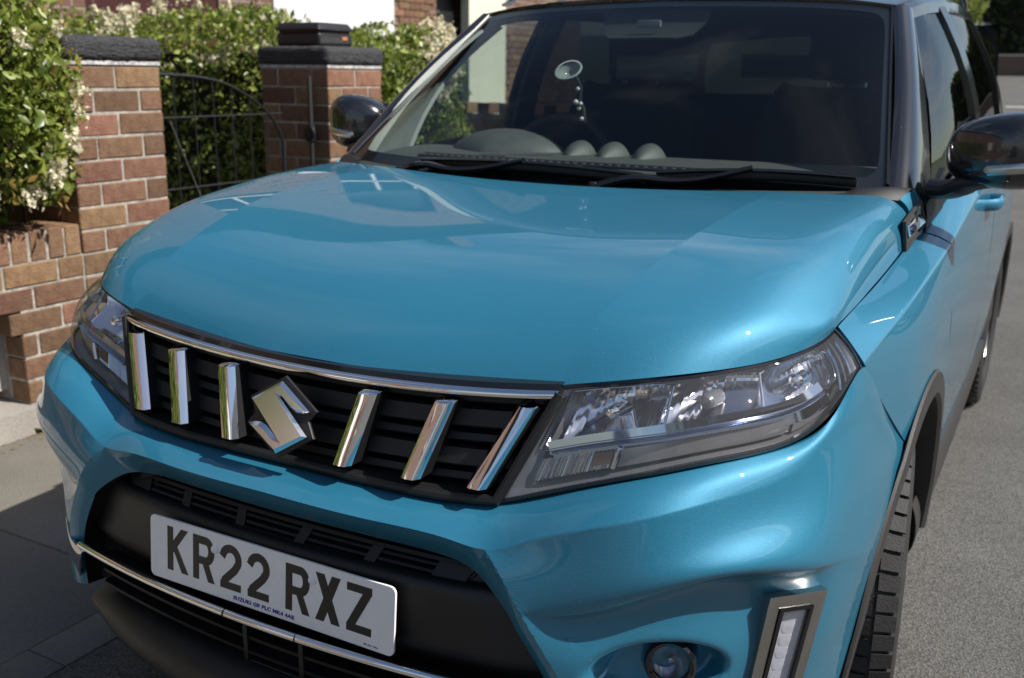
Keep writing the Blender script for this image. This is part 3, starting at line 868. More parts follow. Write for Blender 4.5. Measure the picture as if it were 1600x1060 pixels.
# ------------------------------------------------------------------ far end of the street
ew = empty('end_wall', (-1, 45, zg(45))); tag(ew, 'low dark red brick wall under the hedge at the far end of the street', 'wall')
recalc(MB().box((-12, 0, -.3), (12, .25, .75)).build('brickwork', HBRICK, ew, False))
recalc(MB().box((-12.05, -.04, .75), (12.05, .29, .83)).build('coping', STONE, ew, False))
hedge('hedge', 'tall dark hedge above the wall at the far end of the street', (-9, 45.4, zg(45) + .2), (9, 47.5, zg(45) + 4.6), 22000, .26, 31, mat=PRIVET_SHADE, amp=.35, group='far greenery')
def tree(label, base, h, r_, n, size, mat, seed):
    o = empty('broadleaf_tree', base); tag(o, label, 'tree', 'far greenery')
    R = np.random.RandomState(seed)
    MB().tube(line(np.array([(0, 0, -.2), (.03, .02, h * .2), (-.04, .03, h * .45), (.05, 0, h * .8)]), 5), list(np.linspace(.16, .04, 16)), 10).build('trunk', TWIG, o)
    pts = []
    for k in range(16):
        a = R.uniform(0, 6.28); q = R.uniform(.2, .8) * r_; c = np.array([math.cos(a) * q, math.sin(a) * q, h * R.uniform(.2, .92)])
        MB().tube([(0, 0, c[2] * .7), tuple(c * np.array([.6, .6, .92])), tuple(c)], [.05, .03, .012], 6).build('limb', TWIG, o)
        m_ = n // 16; d = R.normal(size=(m_, 3)); d /= np.linalg.norm(d, axis=1, keepdims=True)
        pts.append(c + d * (r_ * .52 * R.uniform(.3, 1, m_) ** .45)[:, None] * np.array([1, 1, .85]))
    V, T = leaves(np.concatenate(pts), size, seed=seed)
    tri_mesh('crown', V, T, mat, o)['kind'] = 'stuff'
tree('sunlit lime green tree showing beyond the car roof edge', (-2.2, 19.5, zg(19.5)), 5.2, 1.35, 16000, .12, LIME, 41)
tree('second lime green tree farther down the street', (-4.6, 27, zg(27)), 6.5, 1.9, 9000, .2, LIME, 42)
# grey van parked beyond the junction, seen from behind
VANG = paint('grey_van_paint', (.22, .225, .24), .5)
van = empty('parked_van', (-3.08, 36, zg(36))); tag(van, 'grey van with red tail lamps parked far down the street', 'van')
G = np.array([[(u * w, y, z) for u in np.linspace(-1, 1, 9)] for w, y, z in ((.90, 0, .35), (.96, -.05, .7), (.95, -.03, 1.1), (.86, .10, 1.75), (.74, .22, 1.98), (.70, .8, 2.02), (.70, 3.2, 2.0), (.72, 4.2, 1.3), (.8, 5.0, 1.0), (.85, 5.1, .4))])
G[..., 1] += .05 * (np.linspace(-1, 1, 9) ** 2)[None, :]
panel('body', surf(G, 4, 2), VANG, van, out=(0, -.5, 1), skirt=.03)
for s in (-1, 1):
    panel('side', np.array([[(s * np.interp(z, [.35, .7, 1.1, 1.75, 1.98], [.90, .96, .95, .86, .74]), y, z) for y in np.linspace(.1, 4.4, 6)] for z in (.35, .7, 1.1, 1.5, 1.75, 1.98)]), VANG, van, out=(s, 0, 0))
    bevel(recalc(MB().box((s * .80 - .09, -.09, .72), (s * .80 + .09, .02, 1.30)).build('tail_lamp', pm('tail_lamp_red', (.45, .01, .012), .15, coat=.5), van)), .03, 2)
    for y in (.9, 4.1):
        MB().lathe([(.12, .10), (.3, .10), (.33, .06), (.33, -.06), (.3, -.1), (.12, -.1)], Matrix.Translation((s * .80, y, .33)) @ Matrix.Rotation(PI / 2, 4, 'Y'), 24).build('wheel', RUBBER, van)
recalc(MB().box((-.68, -.07, 1.22), (.68, .09, 1.66)).build('rear_glass', GLOSSBLK, van, False))
recalc(MB().box((.28, -.085, .52), (.80, -.06, .64)).build('yellow_plate', pm('yellow_plate', (.70, .48, .03), .4), van, False))
bevel(recalc(MB().box((-.94, -.12, .30), (.94, .05, .48)).build('bumper', PLASTICG, van)), .03, 2)

# two more parked cars that show only as reflections in paint, bright bars and glass
def plain_car(label, loc, rz, mat):
    o = empty('street_car', loc); o.rotation_euler.z = rz; tag(o, label, 'car', 'other parked cars')
    prof = [(0, .35, .80), (-.05, .62, .82), (.05, .80, .80), (.75, .92, .80), (1.25, 1.0, .78), (1.75, 1.40, .62), (2.1, 1.47, .60), (3.1, 1.45, .60), (3.75, 1.05, .72), (4.1, .95, .78), (4.2, .6, .82), (4.15, .35, .8)]
    G = np.array([[(u * w, y, z - .10 * abs(u) ** 5) for u in np.linspace(-1, 1, 9)] for y, z, w in prof])
    panel('body', surf(G, 4, 2), mat, o, out=(0, 0, 1), skirt=.02)
    for s in (-1, 1):
        panel('side', np.array([[(s * (.84 - .03 * (z > .8)), y, z) for y in np.linspace(.05, 4.1, 8)] for z in (.25, .5, .8, .93)]), mat, o, out=(s, 0, 0))
        panel('side_window', np.array([[(s * (.80 + (.62 - .80) * t), np.interp(u, [0, 1], [1.3 + .5 * t, 3.75 - .6 * t]), .92 + .46 * t) for u in np.linspace(0, 1, 6)] for t in np.linspace(0, 1, 4)]), GLOSSBLK, o, out=(s, 0, 0))
        for y in (.8, 3.35):
            MB().lathe([(.02, .09), (.22, .10), (.3, .10), (.32, .06), (.32, -.08), (.02, -.08)], Matrix.Translation((s * .74, y, .32)) @ Matrix.Rotation(PI / 2 * s, 4, 'Y'), 28).build('wheel', RUBBER, o)
        bevel(recalc(MB().box((s * .62 - .13, -.07, .60), (s * .62 + .13, .05, .74)).build('lamp', REFL0, o)), .02, 2)
    panel('screen', np.array([[(u * (.70 - .14 * t), 1.27 + .47 * t, 1.02 + .38 * t) for u in np.linspace(-1, 1, 5)] for t in (0, .5, 1)]) + np.array([0, -.01, .012]), GLOSSBLK, o, out=(0, -1, 1))
    recalc(MB().box((-.26, -.085, .42), (.26, -.07, .53)).build('plate', WHITEW, o, False))
REFL0 = pm('far_lamp', (.7, .7, .72), .15, .8)
plain_car('dark car parked at the same kerb ahead, mirrored in the bright grille bars', (.15, -12.5, 0), 0, paint('dark_grey_paint', (.02, .022, .026), .4))
plain_car('blue car parked across the road, mirrored in the side window', (5.1, 9.5, zg(11)), 0, paint('blue_paint', (.02, .07, .30), .3))
# ------------------------------------------------------------------ the car: body panels
car = empty('parked_car')
tag(car, 'teal compact SUV with black roof and mirrors parked beside the brick garden wall', 'car')

# bonnet: columns from the centre line to the shut line, rows from the lip back to the cowl
HOOD = [
 [(0,.067,.866),(0,.098,.897),(0,.163,.942),(0,.265,.985),(0,.42,1.019),(0,.60,1.042),(0,.78,1.060),(0,.924,1.075)],
 [(.25,.082,.867),(.25,.112,.899),(.25,.176,.946),(.25,.277,.989),(.25,.43,1.024),(.25,.61,1.0475),(.25,.785,1.065),(.25,.933,1.078)],
 [(.447,.104,.881),(.450,.132,.911),(.459,.190,.957),(.471,.285,.998),(.487,.43,1.037),(.50,.615,1.063),(.507,.79,1.079),(.512,.960,1.087)],
 [(.605,.156,.908),(.608,.178,.932),(.614,.224,.964),(.621,.310,.997),(.63,.44,1.034),(.64,.62,1.059),(.648,.80,1.076),(.652,.995,1.087)],
 [(.690,.248,.914),(.691,.262,.935),(.692,.290,.962),(.695,.355,.992),(.702,.47,1.026),(.709,.64,1.053),(.713,.81,1.071),(.712,1.035,1.083)],
 [(.736,.332,.921),(.738,.342,.936),(.742,.366,.955),(.746,.425,.977),(.7505,.52,1.000),(.752,.66,1.026),(.752,.83,1.049),(.744,1.058,1.068)],
 [(.756,.388,.929),(.758,.392,.939),(.761,.408,.951),(.765,.46,.963),(.767,.55,.975),(.768,.68,.991),(.769,.845,1.011),(.7665,1.072,1.038)],
 [(.765,.430,.940),(.7655,.434,.942),(.7665,.448,.944),(.768,.49,.947),(.770,.57,.952),(.771,.69,.959),(.773,.85,.971),(.7745,1.076,.993)],
]
H = np.array(HOOD)
HF = np.concatenate([mir(H[:0:-1]), H])               # full width, columns as axis 0
HP = surf(HF, 18, 20, sr=(5, 9))                      # sharp along the two bonnet creases
hood = panel('bonnet', HP, TEAL, car, out=(0, -.3, 1), skirt=.014, ang=50)
# the pressed creases stay crisp behind the rounded nose
nC = HP.shape[1]; sharp = hood.data.attributes.get('sharp_edge') or hood.data.attributes.new('sharp_edge', 'BOOLEAN', 'EDGE')
for e in hood.data.edges:
    a, b = e.vertices
    if a < HP.shape[0] * nC and b < HP.shape[0] * nC:
        ca, cb = a // nC, b // nC
        if ca == cb and ca in (90, 162) and min(a % nC, b % nC) > 34: sharp.data[e.index].value = True

# front wings: rows shelf edge, shoulder crease, upper side, arch edge
WING = [
 [(.7685,.438,.9385),(.773,.55,.9465),(.7755,.69,.9545),(.7775,.85,.9665),(.780,1.0,.981),(.784,1.16,.997)],
 [(.792,.420,.921),(.801,.552,.935),(.807,.688,.948),(.811,.85,.961),(.814,1.0,.976),(.818,1.16,.991)],
 [(.8155,.416,.893),(.827,.558,.918),(.8355,.69,.937),(.8405,.85,.952),(.8435,1.0,.965),(.8465,1.16,.979)],
 [(.826,.462,.846),(.839,.585,.880),(.8485,.705,.900),(.8535,.855,.910),(.8555,1.0,.915),(.857,1.16,.915)],
 [(.841,.545,.778),(.853,.635,.812),(.860,.735,.832),(.8645,.858,.838),(.8655,.995,.828),(.866,1.16,.79)],
 [(.8615,.652,.694),(.865,.700,.728),(.8675,.775,.752),(.8685,.860,.762),(.8685,.965,.750),(.867,1.16,.640)],
]
WING = np.array(WING); WING[0] += np.array([-.0026, 0, .0030]); WING[0, 0] -= np.array([-.001, 0, .001])
WP = surf(WING, 10, 12, sr=(2,))
WP = relax(WP, 2)
for sgn in (1, -1):
    P = WP if sgn > 0 else mir(WP)
    panel('front_wing', P, TEAL, car, out=(sgn, 0, .4), skirt=.012, ang=50)

# upper rear corner of each wing, rising to the foot of the windscreen pillar
WX = np.array([[(.7790,1.083,.990),(.7700,1.082,1.038),(.7605,1.078,1.062),(.7470,1.068,1.076)],[(.7835,1.125,.995),(.7755,1.122,1.040),(.7665,1.115,1.068),(.7520,1.100,1.084)],[(.7865,1.165,1.000),(.7850,1.168,1.030),(.7790,1.165,1.056),(.7660,1.140,1.090)]])
for sgn in (1, -1):
    panel('wing_corner', surf(WX, 6, 6) if sgn > 0 else mir(surf(WX, 6, 6)), TEAL, car, out=(sgn, 0, .4), skirt=.012, ang=50)

# bumper skin
R0 = [(0,.011,.693),(.2,.014,.692),(.33,.024,.697),(.40,.036,.709),(.50,.053,.7445),(.60,.076,.777),(.68,.137,.793),(.757,.238,.803),(.797,.308,.836),(.8155,.412,.887),(.838,.545,.779),(.8595,.650,.694)]
R1 = [(0,-.057,.674),(.2,-.051,.672),(.335,-.037,.668),(.398,-.031,.663),(.478,-.019,.695),(.612,.016,.741),(.694,.098,.757),(.766,.208,.772),(.807,.305,.800),(.829,.410,.800),(.846,.515,.735),(.860,.592,.662)]
Rm = [tuple((np.array(a) + np.array(b)) / 2 + np.array([0.001, -.003, .004])) if i < 9 else tuple((np.array(a) + np.array(b)) / 2 + np.array([0.002, 0, 0])) for i, (a, b) in enumerate(zip(R0, R1))]
LOW = [
 [(.433,-.043,.632),(.516,-.026,.648),(.626,.009,.680),(.709,.082,.698),(.778,.182,.705),(.817,.268,.705),(.838,.37,.69),(.852,.45,.645),(.858,.532,.602)],
 [(.462,-.045,.590),(.532,-.022,.594),(.632,.016,.632),(.714,.072,.657),(.776,.148,.646),(.814,.218,.634),(.836,.315,.615),(.849,.40,.585),(.853,.490,.550)],
 [(.466,-.044,.583),(.534,-.012,.582),(.626,.032,.616),(.703,.094,.640),(.759,.168,.628),(.808,.226,.622),(.8348,.3135,.604),(.848,.398,.575),(.852,.4857,.540)],
 [(.508,-.034,.515),(.566,-.008,.515),(.636,.036,.52),(.696,.104,.525),(.744,.180,.525),(.792,.232,.52),(.825,.30,.52),(.840,.385,.50),(.845,.460,.48)],
 [(.545,-.015,.430),(.586,.005,.43),(.636,.042,.43),(.686,.102,.43),(.731,.177,.43),(.778,.230,.43),(.808,.29,.43),(.827,.37,.42),(.835,.432,.40)],
 [(.560,.000,.335),(.592,.015,.332),(.636,.052,.33),(.681,.107,.33),(.721,.177,.325),(.76,.232,.32),(.79,.29,.32),(.81,.36,.315),(.822,.422,.31)],
]
NC = 30
def half_bumper():
    up = line(np.swapaxes(np.array([R0, Rm, R1]), 0, 1), NC)           # (cols dense, 3, 3)
    c3 = 3 * NC
    corner_rows = [list(up[c3:, k]) for k in range(3)]
    low = line(np.swapaxes(np.array(LOW), 0, 1), NC)
    G = np.concatenate([np.stack(corner_rows), np.swapaxes(low, 0, 1)])  # rows x dense cols
    nr = 26
    P = line(G, nr, (2,))
    # upper centre band
    U = line(np.swapaxes(up[:c3 + 1], 0, 1), nr)
    return P, U
BP, BU = half_bumper()
ncorner = BP.shape[1]
# soften: keep the crease crisp near the mouth, melt it towards the lamp tip
def soften(P):
    w = sstep(0.30, 0.6, np.linspace(0, 1, P.shape[1]))[None, :, None]
    A = relax(P, 2); B = relax(P, 40)
    rows_ = np.arange(P.shape[0])[:, None, None]; w = w * sstep(82, 66, rows_)      # only the upper fold melts away
    return A * (1 - w) + B * w
BP = soften(BP)
# fog lamp pocket pressed into the corner
FOG_C = np.array([0.643, 0.088, 0.494])
def pocket(P):
    P = P.copy()
    dx = (P[..., 0] - 0.632) / 0.080; dz = (P[..., 2] - 0.484) / 0.058
    e = np.sqrt(dx * dx + dz * dz)
    k = sstep(1.10, 0.70, e)
    P[..., 1] += 0.062 * k; P[..., 0] -= 0.012 * k
    Q = relax(P, 8); w = (sstep(1.5, 1.2, e) * (P[..., 1] < .3))[..., None]
    return P * (1 - w) + Q * w
BP = pocket(BP)
full_up = np.concatenate([mir(BU[:, :0:-1]), BU], axis=1)
full_up = relax(full_up, 2)
BP[:53, 0] = full_up[:, -1]
# mouth frame: chamfer from the crease to the opening, then the return
K = [(0,-.057,.674),(.2,-.051,.672),(.335,-.037,.668),(.398,-.031,.663),(.433,-.043,.632),(.462,-.045,.590),(.466,-.044,.583),(.508,-.034,.515),(.545,-.015,.430),(.560,.000,.335)]
Mo = [(0,-.023,.626),(.2,-.014,.624),(.318,-.002,.618),(.366,-.008,.612),(.402,-.018,.594),(.442,-.028,.560),(.446,-.028,.553),(.480,-.022,.500),(.515,-.010,.422),(.536,.006,.335)]
Kd = line(np.array(K), NC); Md = line(np.array(Mo), NC)
Kd[:3 * NC + 1] = full_up[-1, -(3 * NC + 1):]
# the side of the frame follows the corner panel's own edge
edge = BP[52:, 0]
t0 = np.linspace(0, 1, len(edge)); t1 = np.linspace(0, 1, len(Kd) - 3 * NC)
Kd[3 * NC:] = np.stack([np.interp(t1, t0, edge[:, k]) for k in range(3)], -1)
strip = np.stack([Kd, (Kd + Md) / 2 + np.array([0, -.002, 0]), Md])
strip = np.concatenate([mir(strip[:, :0:-1]), strip], axis=1)
ST_ = line(strip, 5)
ST_[0, :len(Kd) - 1] = mir(Kd[:0:-1]); ST_[0, len(Kd) - 1:] = Kd
bumper = empty('front_bumper', (0, 0, 0), car)
mb = MB().grid(full_up).grid(BP).grid(mir(BP)[:, ::-1]).grid(ST_)
for e in (full_up[0], BP[0], mir(BP[0]), BP[:, -1], mir(BP[:, -1]), BP[-1], mir(BP[-1])):      # folded back edges
    mb.grid(np.stack([e, e + np.array([-.2, .95, -.1]) * .012 * np.where(e[:, :1] > 0, 1, np.array([[-1, 1, 1]]))]))
inw = np.where(ST_[-1][:, :1] > 0, -1.0, 1.0) * np.array([.006, 0, 0]) + np.array([0, .06, -.004])
panel('mouth_return', np.stack([ST_[-1], ST_[-1] + inw]), PLASTIC, bumper, out=(0, -1, 0), skirt=.001, sides='')
skin = mb.build('bumper_skin', TEAL, bumper, True, None)
bm = bmesh.new(); bm.from_mesh(skin.data)
bmesh.ops.remove_doubles(bm, verts=bm.verts, dist=2e-4)
bmesh.ops.recalc_face_normals(bm, faces=bm.faces)
bm.to_mesh(skin.data); bm.free()
skin.data.shade_smooth(); skin.data.set_sharp_from_angle(angle=math.radians(55))

# arch cladding, wheels
def arch_x(a):     # outer edge of the arch lip at angle a (0 = rearward, pi/2 = up)
    return np.interp(a, [-.3, .2, .9, PI / 2, 2.2, 2.9, 3.4], [.845, .858, .867, .8695, .8655, .842, .815])
def cladding(name, cy, sgn, x0=0.0):
    A = np.linspace(-.12, PI + .18, 60); prof = [(.432, .001), (.428, .006), (.385, .007), (.376, .0), (.374, -.05), (.375, -.10)]
    P = np.zeros((len(prof), len(A), 3))
    for i, (rr, dx) in enumerate(prof):
        P[i, :, 0] = arch_x(A) + dx + x0; P[i, :, 1] = cy + rr * np.cos(A); P[i, :, 2] = .334 + rr * np.sin(A)
    if sgn < 0: P[..., 0] *= -1
    return panel(name, P, PLASTICG, car, out=(sgn, 0, 0), skirt=.004, sides='tb', ang=30)
def wheel(cx, cy, sgn, name='wheel'):
    w = empty(name, (cx * sgn, cy, .334), car)
    if cy < 1: w.rotation_euler.z = math.radians(STEER)
    M = Matrix.Rotation(PI / 2, 4, 'Y')
    mb = MB(); hw = .105
    prof = [(.218, -hw + .012), (.232, -hw + .002), (.262, -hw - .004), (.292, -hw), (.315, -hw + .010), (.326, -hw + .022)]
    prof = prof + [(.334, -hw + .040), (.334, hw - .040)] + [(r_, -h) for r_, h in prof[::-1]]
    mb.lathe(prof, M, 72)
    tyre = recalc(mb.build('tyre', RUBBER, w, True, 40))
    # tread blocks: shoulder ribs and blocks standing proud
    tb = MB(); n = 58
    for k in range(n):
        a0 = 2 * PI * k / n; a1 = a0 + 2 * PI / n * .80
        for (h0, h1, sh) in ((-.100, -.064, .0), (-.058, -.024, .03), (-.019, .019, .0), (.024, .058, .03), (.064, .100, .0)):
            P = []
            for rr in (.328, .3385):
                for (a, h) in ((a0 + sh, h0), (a1 + sh, h0), (a1 + sh, h1), (a0 + sh, h1)):
                    r2 = rr - (.012 if abs(h) > .09 else 0)
                    P.append((h, r2 * math.cos(a), r2 * math.sin(a)))
            tb.hexa(P)
    tr = recalc(tb.build('tread', RUBBER, w, True, 30))
    tr['kind'] = 'stuff'
    # rim: dish, five twin spokes, hub
    rb = MB()
    rb.lathe([(.222, .080), (.215, .088), (.205, .070), (.200, .0), (.20, -.08)], Matrix.Rotation(PI / 2 * sgn, 4, 'Y'), 48)
    for k in range(5):
        for dd in (-.16, .16):
            a = 2 * PI * k / 5 + dd; c, s = math.cos(a), math.sin(a); tx, ty = -s * .014, c * .014
            P = []
            for hx in (.045, .075):
                P += [(sgn * hx, .05 * c - tx, .05 * s - ty), (sgn * hx, .05 * c + tx, .05 * s + ty), (sgn * hx, .21 * c + tx, .21 * s + ty), (sgn * hx, .21 * c - tx, .21 * s - ty)]
            rb.hexa(P)
    rb.lathe([(.0005, .078), (.05, .076), (.062, .06), (.062, .03)], Matrix.Rotation(PI / 2 * sgn, 4, 'Y'), 24)
    recalc(rb.build('rim', SATIN, w, True, 35))
    bd = MB(); bd.lathe([(.02, .01), (.15, .01), (.15, -.01), (.02, -.01)], M, 32)
    bd.build('brake_disc', DARKCHROME, w)
    return w
CY_F, CY_R, STEER = .86, 3.36, 8.0
for sgn in (1, -1):
    cladding('arch_cladding', CY_F, sgn)
    cladding('arch_cladding', CY_R, sgn, -.025)
    wheel(.748, CY_F, sgn)
    wheel(.722, CY_R, sgn)
    # wheel house liner, so the arches are dark and closed
    A = np.linspace(-.2, PI + .25, 28)
    for cy, xo in ((CY_F, .76), (CY_R, .74)):
        P = np.zeros((3, len(A), 3))
        for i, (xx, rr) in enumerate(((xo + .015, .376), (.45, .37), (.44, .05))):
            P[i, :, 0] = xx * sgn; P[i, :, 1] = cy + rr * np.cos(A); P[i, :, 2] = .334 + rr * np.sin(A)
        recalc(MB().grid(P).build('wheel_liner', VOID, car))

# doors and rear quarter: rows belt, shoulder crease, flank, lower, sill
def side_row(y):
    f = lambda ys, vs: float(np.interp(y, ys, vs))
    zc = f([1.16, 1.62, 2.4, 3.2, 4.0], [.979, 1.032, 1.065, 1.08, 1.07])
    xb = f([1.16, 1.6, 2.4, 3.2, 3.7, 4.0], [.786, .797, .800, .785, .74, .66])
    zb = f([1.16, 1.35, 1.62, 2.4, 3.2, 4.0], [.999, 1.034, 1.075, 1.112, 1.14, 1.15])
    xc = f([1.16, 1.62, 2.4, 3.2, 3.7, 4.0], [.8465, .849, .848, .838, .79, .70])
    xm = f([1.16, 1.7, 2.4, 3.2, 3.7, 4.0], [.866, .862, .858, .850, .80, .70])
    return [(xb, y, zb), ((xb + xc) / 2 + .003, y, (zb + zc) / 2 + .003), (xc, y, zc), (xc + .006, y, zc - .06), (xm, y, .80), (xm - .008, y, .60), (xm - .022, y, .44), (xm - .030, y, .36)]
def side_panel(name, y0, y1, sgn, n=6, arch=None):
    ys = np.linspace(y0, y1, n)
    G = np.array([side_row(y) for y in ys])            # stations x rows
    P = surf(np.swapaxes(G, 0, 1), 7, 6, sr=(2,))
    P = relax(P, 1)
    if arch:
        rr = np.hypot(P[..., 1] - arch, P[..., 2] - .334); k = rr < .435
        dy = P[..., 1] - arch; dz = P[..., 2] - .334
        s = np.where(k, .435 / np.maximum(rr, 1e-3), 1)
        P[..., 1] = arch + dy * s; P[..., 2] = .334 + dz * s
    if sgn < 0: P = mir(P)
    return panel(name, P, TEAL, car, out=(sgn, 0, .2), skirt=.014, ang=50)
for sgn in (1, -1):
    d1 = side_panel('front_door', 1.166, 2.17, sgn, 7, CY_F)
    d2 = side_panel('rear_door', 2.178, 3.02, sgn, 7, CY_R)
    side_panel('rear_quarter', 3.028, 4.0, sgn, 7, CY_R)
    # sill
    S = np.array([[(.832, y, .372), (.842, y, .345), (.835, y, .25), (.78, y, .215)] for y in (1.16, 1.8, 2.4, 3.06)])
    S[1:, :, 0] -= np.array([.004, .010, .02])[:, None]
    S = np.swapaxes(S, 0, 1)
    if sgn < 0: S = mir(S)
    panel('sill_cladding', surf(S, 4, 4), PLASTICG, car, out=(sgn, 0, 0), skirt=.003)
    # pull handles with their cups
    for d, hy in ((d1, 1.92), (d2, 2.80)):
        x = side_row(hy)[3][0]; z = side_row(hy)[2][2] - .055
        path = [(sgn * (x - .006), hy - .085, z), (sgn * (x + .026), hy - .06, z + .003), (sgn * (x + .033), hy, z + .005), (sgn * (x + .026), hy + .075, z + .004), (sgn * (x - .006), hy + .10, z)]
        MB().tube(line(np.array(path), 6), .0125, 10, flat=(.7, 1.3)).build('door_handle', TEAL, d)
# rear end, closed so that light does not leak through
E_ = np.array([[(s * .66, 4.0, z) for s in np.linspace(-1, 1, 9)] for z in (1.15, .9, .6, .3)])
E_[1:3, :, 1] += .06; E_[..., 1] += .05 * (1 - (np.linspace(-1, 1, 9)) ** 2)[None, :]
panel('tailgate', surf(E_, 5, 4), TEAL, car, out=(0, 1, 0))
MB().box((-.70, .30, .24), (.70, 3.9, .30)).build('underbody', VOID, car)
MB().box((-.60, .20, .32), (.60, .80, .64)).build('engine_bay', VOID, car)

# bonnet side ornament: dark frame, bright insert
for sgn in (1, -1):
    c = np.array([(.7725,.955,1.045),(.7705,1.165,1.066),(.7855,1.168,1.018),(.776,.985,.978)])
    mb = MB()
    nrm = np.array([.007, 0, .001])
    ring_o = c; cen = c.mean(0); ring_i = cen + (c - cen) * np.array([1, .90, .74])
    V = list(ring_o) + list(ring_o + nrm) + list(ring_i + nrm) + list(ring_i + nrm * .2)
    F = []
    for a, b in ((0, 4), (4, 8), (8, 12)):
        for k in range(4): F.append((a + k, a + (k + 1) % 4, b + (k + 1) % 4, b + k))
    F.append((12, 13, 14, 15))
    V = [(sgn * v[0], v[1], v[2]) for v in V]
    o = recalc(mesh('side_ornament', V, F, PLASTICG, car, False))
    bevel(o, .002, 2)
    q = cen + (c - cen) * np.array([1, .72, .40]) + nrm * .35
    V = list(q) + list(q + nrm * .9 + np.array([0, 0, 0]))
    V = [(sgn * v[0], v[1], v[2]) for v in V]
    b = recalc(mesh('bright_insert', V, [(3, 2, 1, 0), (4, 5, 6, 7), (0, 1, 5, 4), (1, 2, 6, 5), (2, 3, 7, 6), (3, 0, 4, 7)], CHROME, o, False))
    bevel(b, .003, 2)
# ------------------------------------------------------------------ radiator grille
def kk(x): return (x / .4) ** 2
def gz_top(x): return .850 + .0163 * kk(x)
def gz_bot(x): return .693 - .0112 * kk(x) + .0242 * kk(x) ** 2 + .004
def gy(x, z):
    k = kk(x); zt = gz_top(x); yt = .049 + .020 * k + .008 * k * k; yb = .013 + .010 * k + .006 * k * k
    return yb + (yt - yb) * (z - .70) / (zt - .70)
GX = .452
def gside(z): return .375 + (.452 - .375) * (z - .70) / (.872 - .70)
grille = recalc(MB().grid(np.array([[(x * gside(z), gy(x * gside(z), z) + .060, z) for x in np.linspace(-1, 1, 33)] for z in np.linspace(.685, .872, 8)])).build('radiator_grille', VOID, car))
# slats, cut at every bright bar
bars = [(.148, .118), (.281, .243), (.412, .352)]
def bar_x(k, z):
    a, b = bars[k]; return b + (a - b) * (z - .727) / (.846 - .727)
rows = [(.836, .012, 0), (.8075, .026, 1), (.778, .012, 0), (.7495, .026, 1), (.7205, .012, 0)]
for (zc, hh, tall) in rows:
    xs = sorted([s * bar_x(k, zc) for k in range(3) for s in (-1, 1)])
    ends = [-gside(zc) + .004] + xs + [gside(zc) - .004]
    for a, b in zip(ends[:-1], ends[1:]):
        X = np.linspace(a + .002, b - .002, 9)
        G = np.zeros((5, 9, 3))
        pr_ = .012 if tall else .016
        for i, (dz, dy) in enumerate(((hh / 2, .034), (hh / 2, pr_ + .003), (-hh / 2 + .003, pr_), (-hh / 2, pr_ + .003), (-hh / 2, .034))):
            z = zc + dz + .035 * (X / .4) ** 2 * .45
            G[i, :, 0] = X; G[i, :, 2] = z; G[i, :, 1] = [gy(x, zz) + dy for x, zz in zip(X, z)]
        panel('slat', G, PLASTIC, grille, out=(0, -1, 0), skirt=.001, sides='lr', ang=25)
# bright bars fanning in towards the bottom
for k, ((xt, xb), (yt, yb), (zt, zb)) in enumerate(zip(bars, ((.022, -.009), (.036, -.002), (.062, .012)), ((.839, .7255), (.844, .7275), (.852, .730)))):
    for sgn in (1, -1):
        T = np.linspace(0, 1, 9); w0 = .0105; w1 = .0178
        sec = [(-w1, .012), (-w1, .011), (-w0 - .0015, .0018), (-w0, 0), (0, -.0012), (w0, 0), (w0 + .0015, .0018), (w1, .011), (w1, .012)]
        G = np.zeros((len(sec), len(T) + 2, 3))
        for j, t in enumerate(T):
            x = xb + (xt - xb) * t; y = yb + (yt - yb) * t; z = zb + (zt - zb) * t
            for i, (dx, dy) in enumerate(sec): G[i, j + 1] = (x + dx, y + dy, z)
        for j, (jj, dz) in enumerate(((0, 1), (len(T) + 1, len(T)))):
            pass
        G[:, 0] = G[:, 1] + np.array([0, .026, -.003]); G[:, -1] = G[:, -2] + np.array([0, .026, .004])
        if sgn < 0: G = mir(G)
        bar_o = panel('chrome_bar', G, CHROME, grille, out=(0, -1, 0), skirt=.001, sides='', ang=22)
        Wb = np.stack([G[0], G[0] + np.array([0, .045, 0]), G[-1] + np.array([0, .045, 0]), G[-1]])[:, 1:-1]
        panel('bar_web', Wb, PLASTIC, grille, out=(0, 1, 0), skirt=.001, sides='')
# bright strip along the top, black trim above it and the rim round the bottom
X = np.linspace(-GX, GX, 61)
cs = [(-.006, .006), (-.0075, .001), (-.006, -.005), (.002, -.0075), (.012, -.007)]
G = np.array([[(x, gy(x, gz_top(x)) + dy, gz_top(x) + dz + (.0 if True else 0)) for x in X] for (dy, dz) in ((.010, .0062), (-.002, .0060), (-.0065, .0015), (-.005, -.0045), (.003, -.0065), (.02, -.0065))])
panel('chrome_strip', G, CHROME, grille, out=(0, -1, .4), skirt=.002, sides='lr', ang=60)
G = np.array([[(x, gy(x, gz_top(x)) + dy, gz_top(x) + dz) for x in X] for (dy, dz) in ((.006, .0062), (.010, .014), (.05, .018), (.09, .02))])
panel('top_trim', G, GLOSSBLK, grille, out=(0, -.3, 1), skirt=.002, sides='', ang=40)
zz = np.linspace(.872, .712, 12)
side = [(gside(z) + .002, gy(gside(z), z) - .001, z) for z in zz]
bot = [(x, gy(x, gz_bot(x)) + .001, gz_bot(x) + .006) for x in np.linspace(.366, -.366, 41)]
side2 = [(-a, b, c) for a, b, c in side[::-1]]
path = side + bot + side2
mb = MB().tube(line(np.array(path), 1), .0085, 10)
mb.build('rim', PLASTIC, grille)
G = np.array([[(x, gy(x, gz_bot(x)) + dy, gz_bot(x) + dz) for x in np.linspace(-.38, .38, 41)] for dy, dz in ((.0, .012), (.05, .016))])
panel('lower_ledge', G, PLASTIC, grille, out=(0, 0, 1), skirt=.001, sides='')
